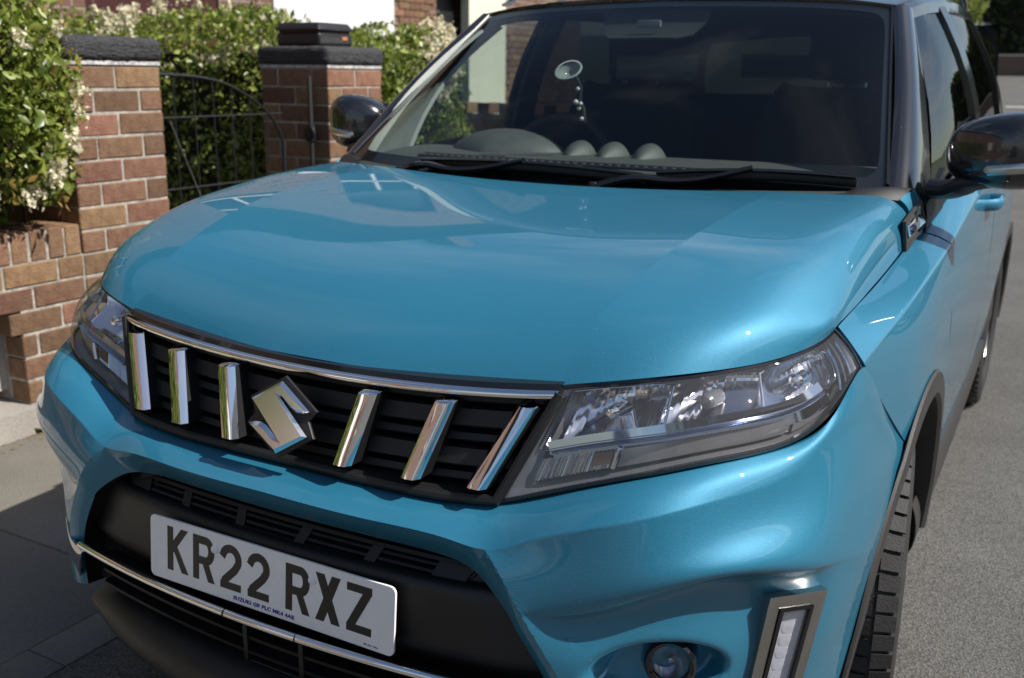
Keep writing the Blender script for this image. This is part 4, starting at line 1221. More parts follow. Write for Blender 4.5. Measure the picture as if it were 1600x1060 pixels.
# emblem: bevelled bright letter on a black pad
EM = frame((0, -.0075, .784), (1, 0, 0), (0, .2305, .973))
S1 = [(-.0608,.0214),(-.001,.059),(.0611,.0184),(.049,.0145),(.036,.0132),(.0240,.0170),(.0130,.0242),(.0030,.0318),(-.0070,.0362)]
Sx = S1 + [(-a, -b) for a, b in S1]
def inset(poly, d, lim=1.7):
    n = len(poly); out_ = []
    for i in range(n):
        p0, p, p1 = Vector(poly[i - 1]), Vector(poly[i]), Vector(poly[(i + 1) % n])
        e0 = (p - p0).normalized(); e1 = (p1 - p).normalized()
        n0 = Vector((e0.y, -e0.x)); n1 = Vector((e1.y, -e1.x))      # clockwise outline: inside is to the right
        b_ = (n0 + n1).normalized(); k = min(lim, 1 / max(.25, b_.dot(n0)))
        out_.append(tuple(p + b_ * d * k))
    return out_
i1 = inset(Sx, .0062, 1.25)
nS = len(Sx)
V = [EM @ Vector((a, b, -.004)) for a, b in Sx] + [EM @ Vector((a, b, .001)) for a, b in Sx] + [EM @ Vector((a, b, .0066)) for a, b in i1]
F = [(q * nS + i, q * nS + (i + 1) % nS, (q + 1) * nS + (i + 1) % nS, (q + 1) * nS + i) for q in (0, 1) for i in range(nS)]
F.append(tuple(range(2 * nS, 3 * nS)))
emb = recalc(mesh('emblem', V, F, pm('soft_chrome', (.88, .88, .89), .17, 1.0), grille, True, 20))
hull = [(-.0608,.0214),(-.001,.059),(.0611,.0184),(.054,.0095),(.047,.0035),(.0608,-.0214),(.001,-.059),(-.0611,-.0184),(-.054,-.0095),(-.047,-.0035)]
curve_mesh('emblem_pad', [hull], EM @ Matrix.Translation((0, 0, -.0085)), PLASTIC, grille, ext=.0012, bev=.0028, offset=.0040, res=2)

# ------------------------------------------------------------------ headlamps
LT = np.array([(.452,.100,.878),(.53,.125,.891),(.607,.157,.901),(.672,.220,.908),(.722,.302,.913),(.751,.376,.922),(.763,.428,.935)])
LB = np.array([(.386,.031,.709),(.50,.052,.7495),(.59,.072,.780),(.672,.128,.799),(.753,.236,.809),(.793,.306,.842),(.811,.406,.886)])
LM = (LT + LB) / 2 + np.array([(.0, -.004, .002), (.002, -.010, .006), (.006, -.014, .006), (.012, -.016, .006), (.016, -.014, .006), (.013, -.010, .004), (.006, -.006, .002)])
LG = surf(np.array([LT, LM, LB]), 10, 8)              # 21 x 49
LN = normals(LG)
if (LN * np.array([.3, -1, .2])).sum(-1).mean() < 0: LN = -LN
def LP(s, t, d=0.0):
    """point in the lamp: s inner to outer, t top to bottom, d metres behind the lens"""
    i = t * (LG.shape[0] - 1); j = s * (LG.shape[1] - 1)
    i0 = min(int(i), LG.shape[0] - 2); j0 = min(int(j), LG.shape[1] - 2); a = i - i0; b = j - j0
    P = (LG[i0, j0] * (1 - a) + LG[i0 + 1, j0] * a) * (1 - b) + (LG[i0, j0 + 1] * (1 - a) + LG[i0 + 1, j0 + 1] * a) * b
    return P + d * np.array([-.32, .94, -.10])
REFL = pm('lamp_reflector', (0.80, 0.80, 0.83), 0.11, 1.0, var=.05, vscale=60)
LAMPG = pm('lamp_grey_bezel', (0.24, 0.24, 0.25), 0.28, .5, var=.1, vscale=50)
AMBER = pm('amber_bulb', (0.22, 0.11, 0.06), 0.2, 0.4)
BLUECH = pm('bluish_chrome_blade', (0.52, 0.60, 0.72), 0.07, 1.0)
CLEARRIB = pm('ribbed_clear_optic', (0.62, 0.62, 0.63), 0.12, .75)
def mpt(v, sgn): return np.array([v[0] * sgn, v[1], v[2]])
def sheet(fn, S, T, sgn):
    G = np.array([[fn(s, t) for s in S] for t in T])
    if sgn < 0: G = mir(G)
    return G
def build_lamp(sgn):
    o = empty('headlamp', (0, 0, 0), car)
    lens = LG if sgn > 0 else mir(LG)
    panel('lens', lens, LENS, o, out=(sgn * .3, -1, .2), skirt=.001, sides='')
    # black seal round the lens
    ring = [LG[0, j] for j in range(49)] + [LG[i, -1] for i in range(21)] + [LG[-1, j] for j in range(48, -1, -1)] + [LG[i, 0] for i in range(20, -1, -1)]
    ring = [mpt(p + np.array([-.001, .003, 0]), sgn) for p in ring]
    MB().tube(ring, .0042, 6, caps=False).build('seal', GLOSSBLK, o)
    lin = np.linspace
    # housing bowl
    def hs(s, t):
        e = min(s, 1 - s, t, 1 - t); return LP(s, t, .004 + .075 * float(sstep(0, .16, e)))
    panel('housing', sheet(hs, lin(0, 1, 41), lin(0, 1, 17), sgn), LAMPG, o, out=(0, -1, 0), skirt=.001, sides='', ang=60)
    # bright bezel just inside the lens, upper chamber
    def rim(s0, s1, t0, t1, w, name, mat, d0=.012, d1=.040):
        loop = [(s, t0) for s in lin(s0, s1, 20)] + [(s1, t) for t in lin(t0, t1, 8)[1:]] + [(s, t1) for s in lin(s1, s0, 20)[1:]] + [(s0, t) for t in lin(t1, t0, 8)[1:]]
        cs_, ct_ = (s0 + s1) / 2, (t0 + t1) / 2
        A = [LP(s, t, d0) for s, t in loop]
        B = [LP(cs_ + (s - cs_) * (1 - w), ct_ + (t - ct_) * (1 - w * 2.4), d1) for s, t in loop]
        G = np.array([A, B])
        if sgn < 0: G = mir(G)
        return panel(name, G, mat, o, out=(0, -1, 0), skirt=.0008, sides='t', ang=60)
    rim(.045, .86, .06, .60, .05, 'upper_bezel', DARKCHROME)
    # three reflector chambers with vertical flutes
    for ci, (a, b) in enumerate(((.08, .33), (.33, .57), (.57, .83))):
        def rf(s, t, a=a, b=b):
            u = (s - a) / (b - a) * 2 - 1; v = (t - .33) / .27
            bowl = max(0.0, 1 - .75 * u * u - .55 * v * v)
            fl = .0007 * (abs(((u * 7 + 20.5) % 1) - .5) * 2)
            return LP(s, t, .022 + .052 * bowl + fl)
        panel('reflector', sheet(rf, lin(a + .004, b - .004, 37), lin(.09, .585, 13), sgn), REFL, o, out=(0, -1, 0), skirt=.006, sides='tblr', ang=12)
        # bulb shield
        c = LP((a + b) / 2, .36, .050)
        ax = np.array([.32, -.94, .10]); M = frame(mpt(c, sgn), (1, 0, 0), (0, .1, 1))
        mb = MB().lathe([(.0004, .030), (.007, .029), (.011, .024), (.012, .0), (.013, -.02)], M, 20)
        mb.build('bulb', CHROME if ci != 1 else LAMPG, o)
    # bright divider posts between chambers
    for s in (.33, .57):
        a, b = LP(s, .10, .016), LP(s + .015, .58, .020)
        MB().tube([mpt(a, sgn), mpt(b, sgn)], .0022, 8).build('divider', CHROME, o)
    # bluish blade running the length of the lamp
    bl = lambda s, t: LP(s, t, .010 + (t - .62) * .12)
    G = sheet(lambda s, q: LP(s, .628 + .034 * (1 - .3 * s) * q + .018 * s, .016 - .010 * math.sin(PI * q)), lin(.07, .80, 30), lin(0, 1, 7), sgn)
    panel('light_blade', G, BLUECH, o, out=(0, -1, .2), skirt=.02, sides='tb', ang=60)
    G = sheet(lambda s, q: LP(s, .575 + .05 * q, .045 - .034 * q), lin(.06, .83, 30), lin(0, 1, 4), sgn)
    panel('blade_shelf', G, REFL, o, out=(0, -.3, 1), skirt=.001, sides='')
    # indicator behind vertical ribs, then a smooth grey panel
    G = sheet(lambda s, t: LP(s, t, .020 + .0045 * abs(((s * 95) % 1) - .5) * 2), lin(.06, .24, 76), lin(.70, .90, 8), sgn)
    panel('indicator_optic', G, CLEARRIB, o, out=(0, -1, 0), skirt=.004, ang=10)
    G = sheet(lambda s, t: LP(s, t, .0185), lin(.185, .235, 12), lin(.725, .85, 5), sgn)
    panel('indicator_amber', G, AMBER, o, out=(0, -1, 0), skirt=.002, ang=20)  # amber-coloured bulb patch over the ribbed optic
    a, b = LP(.247, .70, .012), LP(.247, .90, .018)
    MB().tube([mpt(a, sgn), mpt(b, sgn)], .0042, 8).build('divider', REFL, o)
    G = sheet(lambda s, t: LP(s, t, .016 + .016 * (t - .7)), lin(.258, .66, 24), lin(.715, .90, 8), sgn)
    panel('lower_panel', G, pm('lamp_smoke_panel', (.30, .30, .31), .22, .6, var=.1, vscale=40), o, out=(0, -1, 0), skirt=.004)
    G = sheet(lambda s, t: LP(s, t, .018), lin(.67, .82, 14), lin(.72, .92, 8), sgn)
    panel('lower_panel', G, LAMPG, o, out=(0, -1, 0), skirt=.004)
    # outer end: upright fins
    for q in range(3):
        s = .875 + .035 * q
        G = sheet(lambda s_, t: LP(s + .022 * (t - .5) + .010 * s_, t, .010 + .028 * s_), lin(0, 1, 4), lin(.10, .86, 12), sgn)
        panel('side_fin', G, REFL if q % 2 == 0 else LAMPG, o, out=(0, -1, 0), skirt=.003, ang=60)
    # fine bright ladder along the inner edge
    for q in range(26):
        t = .10 + .46 * q / 25
        a = LP(.030 + .010 * t, t, .010)
        mb = MB().box((-.0022, -.0022, -.0016), (.0022, .0022, .0016))
        mb.V = [tuple(np.array(v) + mpt(a, sgn)) for v in mb.V]
        if q == 0: led = mb
        else: led.add(mb.V, mb.F)
    lo = led.build('edge_ladder', REFL, o, False); lo['kind'] = 'stuff'
    return o
for sgn in (1, -1):
    build_lamp(sgn)

# ------------------------------------------------------------------ lower mouth, number plate
def my(x): return -.046 + .031 * kk(x) + .0011 * kk(x) ** 2
def mouth_w(z): return float(np.interp(z, [.335, .422, .500, .553, .594, .612], [.536, .515, .480, .446, .402, .366])) + .002
mouth = empty('lower_grille', (0, 0, 0), car)
# back of the opening
panel('recess', np.array([[(x, .085 + .03 * kk(x), z) for x in np.linspace(-.56, .56, 15)] for z in (.66, .5, .25)]), VOID, mouth, out=(0, -1, 0), skirt=.001, sides='')
# side and number plate panel
prof = [(.020, .585), (.004, .583), (-.001, .577), (-.004, .565), (-.004, .50), (-.004, .462), (.010, .452), (.030, .450)]
G = np.array([[(u * mouth_w(z), my(u * mouth_w(z)) + dy + .012 * float(sstep(.8, 1, abs(u))), z) for u in np.linspace(-1, 1, 41)] for dy, z in prof])
panel('plate_panel', line(G, 3), PLASTIC, mouth, out=(0, -1, 0), skirt=.002)
# slotted band above the plate: frame bars, dividers, louvres
def band(z0, z1, d0, d1, x0, x1, name, mat=PLASTIC, parent=mouth, n=25):
    X = np.linspace(x0, x1, n)
    G = np.array([[(x, my(x) + d, z - .006 * kk(x)) for x in X] for d, z in ((d1 + .012, z1), (d1, z1), (d0, z0), (d0 + .012, z0 - .001))])
    return panel(name, G, mat, parent, out=(0, -1, .3), skirt=.001, sides='lr', ang=25)
band(.6065, .6115, .034, .038, -.375, .375, 'frame_bar')
band(.5815, .5855, .016, .018, -.37, .37, 'frame_bar')
divs = [-.352, -.220, -.085, .050, .186, .322]
for d in divs:
    w = .010 if abs(d) < .3 else .028
    X = np.linspace(d - w, d + w, 4)
    G = np.array([[(x + (z - .595) * .35 * (1 if d > 0 else -1), my(x) + dd, z - .006 * kk(x)) for x in X] for dd, z in ((.048, .6075), (.034, .607), (.016, .584), (.030, .583))])
    panel('slot_divider', G, PLASTIC, mouth, out=(0, -1, .3), skirt=.006, sides='lr', ang=25)
for a, b in zip(divs[:-1], divs[1:]):
    for q in range(2):
        z = .590 + .009 * q
        band(z, z + .0032, .0225 + .007 * q, .026 + .007 * q, a + .006, b - .006, 'louvre', n=7)
# dark opening under the bumper lip with its uprights, blanking buttons at the ends
for x in (-.30, -.19, -.10, -.01, .06, .13, .22):
    MB().box((x - .0015, my(x) + .05, .600), (x + .0015, my(x) + .085, .632)).build('upright', PLASTIC, mouth, False)
for sgn in (1, -1):
    X = np.linspace(.315, .40, 7) * sgn
    G = np.array([[(x, my(x) + dd + .004, z - .008 * kk(x)) for x in X] for dd, z in ((.044, .628), (.030, .600), (.026, .585))])
    panel('end_blank', G, PLASTIC, mouth, out=(0, -1, .3), skirt=.004, ang=25)
    M = frame((.345 * sgn, my(.345) + .037, .602), (1, 0, 0), (0, .45, 1))
    MB().lathe([(.0003, .0035), (.012, .0035), (.0135, .001), (.0145, .003), (.017, .003), (.0175, -.004)], M, 28).build('sensor_button', PLASTIC, mouth)
for sgn in (1, -1):
    xa, xb = sorted((sgn * .40, sgn * .535))
    MB().box((xa, .034, .34), (xb, .084, .60)).build('end_blank', VOID, mouth, False)
# bright lower strip
X = np.linspace(-.492, .492, 61)
pth = [(x, -.0835 + .0309 * kk(x) + .0011 * kk(x) ** 2, .4505 - .0014 * kk(x)) for x in X]
st = MB().tube(pth, .0072, 12, flat=(.9, 1.0)).build('chrome_strip', CHROME, mouth)
for x in (-.072, .082):
    MB().tube([(x - .0009, pth[30][1] + .0309 * kk(x), .4505), (x + .0009, pth[30][1] + .0309 * kk(x), .4505)], .0077, 12).build('strip_joint', PLASTIC, st)
G = np.array([[(x, -.074 + .0309 * kk(x) + dy, z) for x in X] for dy, z in ((.0, .452), (.002, .440), (.03, .436))])
panel('strip_carrier', G, PLASTIC, mouth, out=(0, -1, 0), skirt=.001, sides='')
# lower intake: louvres, radar box, lip
for z, d in ((.418, .012), (.392, .012), (.366, .010)):
    X = np.linspace(-.465, .465, 25)
    G = np.array([[(x, -.062 + .031 * kk(x) + dd + d, zz) for x in X] for dd, zz in ((.03, z + .006), (.0, z + .004), (.002, z - .004), (.03, z - .008))])
    panel('lower_louvre', G, PLASTIC, mouth, out=(0, -1, 0), skirt=.001, sides='', ang=25)
mb = MB()
for lo, hi in (((-.066, -.052, .345), (-.056, .03, .436)), ((.056, -.052, .345), (.066, .03, .436)), ((-.056, -.050, .345), (.056, .03, .352)), ((-.056, -.050, .424), (.056, .03, .434))):
    mb.box(lo, hi)
bevel(mb.build('radar_frame', PLASTIC, mouth), .002, 2)
bevel(MB().box((-.046, -.030, .358), (.046, .02, .418)).build('radar_sensor', GLOSSBLK, mouth), .004, 2)
panel('intake_floor', np.array([[(x, y + .10 * (abs(x) / .53) ** 2.4, z) for x in np.linspace(-.50, .50, 9)] for y, z in ((-.03, .338), (.13, .330))]), VOID, mouth, out=(0, 0, 1), skirt=.001, sides='')
LIP = np.array([[(x * 1.0, y + .105 * (abs(x) / .53) ** 2.4, .30 + (z - .30) * (1 - .75 * (abs(x) / .54) ** 6)) for x in np.linspace(-.54, .54, 31)] for y, z in ((-.035, .352), (-.066, .345), (-.092, .322), (-.098, .292), (-.085, .262), (-.05, .235), (.02, .215))])
panel('chin', surf(LIP, 4, 1), PLASTIC, mouth, out=(0, -1, -.2), skirt=.002)
# bright corner pieces at the ends of the strip
for sgn in (1, -1):
    C_ = np.array([[(.594,-.006,.478),(.600,-.003,.476),(.606,.002,.472)],[(.560,-.026,.450),(.578,-.018,.446),(.600,-.004,.440)],[(.500,-.050,.448),(.545,-.034,.422),(.588,-.010,.404)],[(.506,-.046,.432),(.540,-.032,.396),(.572,-.012,.376)],[(.516,-.036,.418),(.542,-.026,.380),(.564,-.012,.360)]])
    C_ = C_ + np.array([-.024, .004, -.004])
    if sgn < 0: C_ = mir(C_)
    panel('skid_corner', surf(C_, 6, 6), CHROME, bumper, out=(sgn * .4, -1, 0), skirt=.006, ang=50)

# number plate: acrylic plate, seven characters, dealer line, fixing caps
PLATEM = pm('white_reflective_plate', (0.92, 0.92, 0.92), 0.30, coat=.4, var=.04, vscale=35)
INK = pm('plate_black', (0.010, 0.010, 0.010), 0.35)
BLUEINK = pm('plate_blue_ink', (0.02, 0.03, 0.30), 0.4)
plate = empty('number_plate', (0, 0, 0), car)
PM = frame((0, -.0612, .5205), (1, 0, 0), (0, .085, 1))
w, h, rr = .26, .0555, .010
outl = []
for cx, cy, a0 in ((w - rr, h - rr, 0), (-w + rr, h - rr, 90), (-w + rr, -h + rr, 180), (w - rr, -h + rr, 270)):
    for q in range(7):
        a = math.radians(a0 + 15 * q); outl.append((cx + rr * math.cos(a), cy + rr * math.sin(a)))
curve_mesh('plate_face', [outl], PM, PLATEM, plate, ext=.0016, bev=.0006)
CH, CW, ST = .079, .050, .014
def stroke(pts, wd=ST):
    """polyline with square ends and mitred corners, as one outline"""
    pts = [Vector((x, y)) for x, y in pts]; L, R = [], []
    for i, p in enumerate(pts):
        if i == 0: d = (pts[1] - p).normalized(); n = Vector((-d.y, d.x)); k = 1
        elif i == len(pts) - 1: d = (p - pts[i - 1]).normalized(); n = Vector((-d.y, d.x)); k = 1
        else:
            d0 = (p - pts[i - 1]).normalized(); d1 = (pts[i + 1] - p).normalized()
            n0 = Vector((-d0.y, d0.x)); n1 = Vector((-d1.y, d1.x)); n = (n0 + n1).normalized(); k = 1 / max(.4, n.dot(n0))
        L.append(p + n * k * wd / 2); R.append(p - n * k * wd / 2)
    return [(v.x, v.y) for v in L + R[::-1]]
def arc(cx, cy, rx, ry, a0, a1, n=10):
    return [(cx + rx * math.cos(math.radians(a0 + (a1 - a0) * i / n)), cy + ry * math.sin(math.radians(a0 + (a1 - a0) * i / n))) for i in range(n + 1)]
s_ = ST / 2
def bar(x0, y0, x1, y1, wd=ST):           # slanted limb cut flat at top and bottom
    dx = wd * .62
    return [(x0 - dx, y0), (x0 + dx, y0), (x1 + dx, y1), (x1 - dx, y1)]
GLY = {
 'K': [[(0, 0), (ST, 0), (ST, CH), (0, CH)], [(.012, .034), (.012, .052), (.033, CH), (.0495, CH), (.0235, .045), (.050, 0), (.034, 0), (.0165, .034)]],
 'R': [[(0, 0), (ST, 0), (ST, CH), (0, CH)], stroke([(.008, CH - s_), (.030, CH - s_)] + arc(.030, .054, .0125, .018, 86, -86, 12) + [(.030, .036), (.008, .036)]), [(.020, .036), (.034, .036), (.050, 0), (.035, 0)]],
 '2': [stroke([(.006, .055)] + arc(.025, .054, .0175, .018, 165, -25, 14) + [(.034, .036), (.012, .015), (.009, .007)]), [(.002, 0), (.048, 0), (.048, .013), (.002, .013)]],
 'X': [bar(.009, 0, .041, CH), bar(.041, 0, .009, CH)],
 'Z': [[(.001, CH), (.049, CH), (.049, CH - .013), (.001, CH - .013)], [(.001, 0), (.049, 0), (.049, .013), (.001, .013)], [(.001, .011), (.0175, .011), (.049, CH - .011), (.0325, CH - .011)]],
}
x = -.219; yb = -.0355
for ch in 'KR22 RXZ':
    if ch == ' ':
        x += .022; continue
    mbv = []
    for qi, poly in enumerate(GLY[ch]):
        mbv.append(curve_mesh('t', [[(x + a, yb + b) for a, b in poly]], PM @ Matrix.Translation((0, 0, .0022 + .00012 * qi)), INK, None, ext=.0003))
    dg = None
    V, F = [], []
    for t_ in mbv:
        n0 = len(V); V += [tuple(v.co) for v in t_.data.vertices]; F += [tuple(i + n0 for i in p.vertices) for p in t_.data.polygons]
        me_ = t_.data; bpy.data.objects.remove(t_); bpy.data.meshes.remove(me_)
    mesh('plate_character', V, F, INK, plate, False)
    x += CW + .011
text_mesh('dealer_line', 'SUZUKI GB PLC MK4 4AE', PM @ Matrix.Translation((.0, -.0495, .0024)), BLUEINK, plate, .0088, sx=1.28, bold=.0003)
text_mesh('maker_line', 'BS AU 145e', PM @ Matrix.Translation((.218, -.0505, .0024)), BLUEINK, plate, .0040, sx=1.3)
for cx in (-.107, .102):
    M = PM @ Matrix.Translation((cx, .0275, .0030))
    MB().lathe([(.0003, .0040), (.0040, .0038), (.0068, .0022), (.0078, -.001)], M, 20).build('fixing_cap', pm('white_cap', (.9, .9, .9), .35), plate)

# ------------------------------------------------------------------ fog lamps and daytime lights
FOGLENS = glass('fog_lamp_glass', (.96, .97, .98), ior=1.45)
def fog(sgn):
    o = empty('fog_lamp', (0, 0, 0), car)
    c = (FOG_C[0] * sgn, FOG_C[1], FOG_C[2])
    M = frame(c, (.96, .28 * sgn, 0), (0, .06, 1))
    MB().lathe([(.0265, .000), (.029, .007), (.0345, .010), (.038, .006), (.038, -.04)], M, 40).build('bezel', GLOSSBLK, o)
    MB().lathe([(.0003, -.034), (.010, -.032), (.019, -.022), (.025, -.010), (.0268, .001)], M, 40).build('reflector', REFL, o)
    MB().lathe([(.0003, -.004), (.004, -.006), (.0055, -.014), (.0055, -.030)], M, 20).build('bulb_shield', DARKCHROME, o)
    MB().lathe([(.0003, .0065), (.012, .0058), (.020, .0040), (.0270, .0010)], M, 40).build('lens', FOGLENS, o)
    return o
LEDM = pm('led_milky_optic', (0.70, 0.69, 0.75), 0.22, .0, coat=.5, var=.12, vscale=120)
def drl(sgn):
    o = empty('daytime_light', (0, 0, 0), car)
    tl, tr_, bl, br = [np.array(v) for v in ((.757,.172,.592), (.824,.240,.592), (.733,.176,.415), (.798,.232,.415))]
    def q(u, v, d=0.0):
        p = (tl * (1 - u) + tr_ * u) * (1 - v) + (bl * (1 - u) + br * u) * v
        p = p + np.array([.5, -.7, 0]) * .012 * (1 - (2 * v - 1) ** 2) * 0
        n = np.array([.66, -.74, .10]); p = p + n * (.005 + d)
        return (p[0] * sgn, p[1], p[2])
    # grey frame with an opening
    uo = [0, .24, .76, 1]; vo = [0, .13, .93, 1]
    mb = MB()
    def ring(u0, u1, v0, v1, d): return [q(u0, v0, d), q(u1, v0, d), q(u1, v1, d), q(u0, v1, d)]
    V = ring(0, 1, 0, 1, -.03) + ring(0, 1, 0, 1, .0) + ring(.22, .80, .125, .95, .0) + ring(.24, .78, .135, .94, -.012)
    F = [(a + k, a + (k + 1) % 4, a + 4 + (k + 1) % 4, a + 4 + k) for a in (0, 4, 8) for k in range(4)]
    fr = recalc(mesh('frame', V, F, SATIN, o, False)); bevel(fr, .0018, 2)
    V = ring(.22, .80, .125, .95, .0006) + ring(.22, .80, .125, .95, .003) + ring(.28, .74, .15, .93, .003) + ring(.30, .72, .16, .92, -.006)
    F = [(a + k, a + (k + 1) % 4, a + 4 + (k + 1) % 4, a + 4 + k) for a in (0, 4, 8) for k in range(4)]
    recalc(mesh('inner_bezel', V, F, GLOSSBLK, o, False))
    G = np.array([[q(u, v, -.006) for u in np.linspace(.28, .74, 5)] for v in np.linspace(.14, .94, 5)])
    panel('optic', G, LEDM, o, out=(.6 * sgn, -.7, 0), skirt=.001)
    for k in range(6):
        v = .215 + .122 * k
        c = Vector(q(.51, v, -.0058)); ex = Vector(q(.7, v, -.0058)) - c; ey = Vector(q(.51, v - .05, -.0058)) - c
        M = frame(c, ex, ey)
        if M.col[2].xyz.dot(Vector((.66 * sgn, -.74, 0))) < 0: M = frame(c, -ex, ey)
        MB().lathe([(.0003, .0004), (.0024, .0006), (.0044, .0002), (.0068, .0005), (.0088, .0002), (.0112, .0004), (.0130, .0)], M, 24).build('led_optic', LEDM, o)
    G = np.array([[q(u, v, .0012) for u in np.linspace(.30, .70, 3)] for v in np.linspace(.15, .93, 3)])
    panel('lens', G, LENS, o, out=(.6 * sgn, -.7, 0), skirt=.0005, sides='')
    return o
for sgn in (1, -1):
    fog(sgn); drl(sgn)
# ------------------------------------------------------------------ glasshouse
WB = np.array([(0,.968,1.076),(.25,.980,1.078),(.5,1.028,1.084),(.66,1.075,1.089),(.714,1.098,1.091)])
WT = np.array([(0,1.598,1.524),(.25,1.606,1.520),(.45,1.626,1.511),(.55,1.645,1.502),(.592,1.657,1.497)])
WMID = (WB + WT) / 2 + np.array([(0,-.020,.018),(.0,-.019,.017),(.0,-.015,.012),(0,-.008,.005),(0,-.002,.001)])
WH = surf(np.array([WB, WMID, WT]), 10, 8)
WF = np.concatenate([mir(WH[:, :0:-1]), WH], axis=1)
screen = panel('windscreen', WF, SCREEN, car, out=(0, -1, 1), skirt=.001, sides='')
WN = normals(WF)
if (WN * np.array([0, -1, 1])).sum(-1).mean() < 0: WN = -WN
def WP_(s, t, d=0.0):        # s -1..1 across, t 0 bottom .. 1 top, d metres inside
    i = t * (WF.shape[0] - 1); j = (s + 1) / 2 * (WF.shape[1] - 1)
    i0 = min(max(int(i), 0), WF.shape[0] - 2); j0 = min(max(int(j), 0), WF.shape[1] - 2); a = i - i0; b = j - j0
    P = (WF[i0, j0] * (1 - a) + WF[i0 + 1, j0] * a) * (1 - b) + (WF[i0, j0 + 1] * (1 - a) + WF[i0 + 1, j0 + 1] * a) * b
    return P - d * WN[i0, j0]
FRIT = pm('black_ceramic_border', (0.007, 0.007, 0.009), 0.25)
# printed black border of the screen, rounded at the corners
def frit():
    n = 160; out_, inn = [], []
    for k in range(n):
        a = 2 * PI * k / n; c, s = math.cos(a), math.sin(a)
        p = 16
        q = (abs(c) ** p + abs(s) ** p) ** (-1 / p)
        out_.append((c * q, s * q))
        p = 11; q = (abs(c) ** p + abs(s) ** p) ** (-1 / p)
        inn.append((c * q, s * q))
    A = [WP_(max(-1, min(1, u)), max(0, min(1, (v + 1) / 2)), .003) for u, v in out_]
    B = [WP_(u * .928, .055 + (.955 - .055) * (v + 1) / 2, .003) for u, v in inn]
    A.append(A[0]); B.append(B[0])
    return panel('screen_border', np.array([A, B]), FRIT, screen, out=(0, -1, 1), skirt=.0005, sides='')
frit()
# cowl and wipers
CW_ = np.array([[(x, y0 + .030 * kk(x) * .55 + dy, z) for x in np.linspace(-.70, .70, 29)] for y0, dy, z in ((.90, 0, 1.035), (.935, 0, 1.040), (.955, .0, 1.060), (.975, .005, 1.080))])
panel('cowl', CW_, PLASTIC, car, out=(0, -.2, 1), skirt=.004)
for sgn in (1, -1):
    C_ = np.array([[(.64,1.0,1.075),(.70,1.045,1.076),(.752,1.085,1.072)],[(.645,1.045,1.089),(.705,1.08,1.094),(.757,1.118,1.091)],[(.66,1.08,1.092),(.72,1.105,1.098),(.765,1.14,1.094)]])
    if sgn < 0: C_ = mir(C_)
    panel('cowl_corner', surf(C_, 5, 5), PLASTIC, car, out=(0, -.3, 1), skirt=.004)
def wiper(b0, b1, pivot, knee):
    o = empty('wiper', (0, 0, 0), car)
    b0, b1 = np.array(b0), np.array(b1)
    mid = (b0 + b1) / 2 + np.array([0, -.006, .010])
    blade = line(np.array([b0, mid, b1]), 10)
    MB().tube(blade, .0095, 8, flat=(.8, 1.2)).build('blade', PLASTIC, o)
    MB().tube(blade + np.array([0, -.009, .011]), .0065, 8, flat=(1.6, .7)).build('spoiler', GLOSSBLK, o)
    arm = line(np.array([pivot, (np.array(pivot) + np.array(knee)) / 2 + np.array([0, 0, .014]), knee, mid + np.array([0, -.012, .016])]), 8)
    MB().tube(arm, list(np.linspace(.017, .010, len(arm))), 8, flat=(1.2, .7)).build('arm', GLOSSBLK, o)
    MB().lathe([(.0003, .014), (.012, .013), (.016, .006), (.017, -.02)], Matrix.Translation(pivot), 20).build('pivot_cap', PLASTIC, o)
wiper((-.40, 1.005, 1.097), (.205, .985, 1.093), (-.46, .985, 1.075), (-.30, .968, 1.090))
wiper((.235, 1.005, 1.098), (.655, 1.075, 1.106), (.10, .955, 1.070), (.28, .985, 1.094))

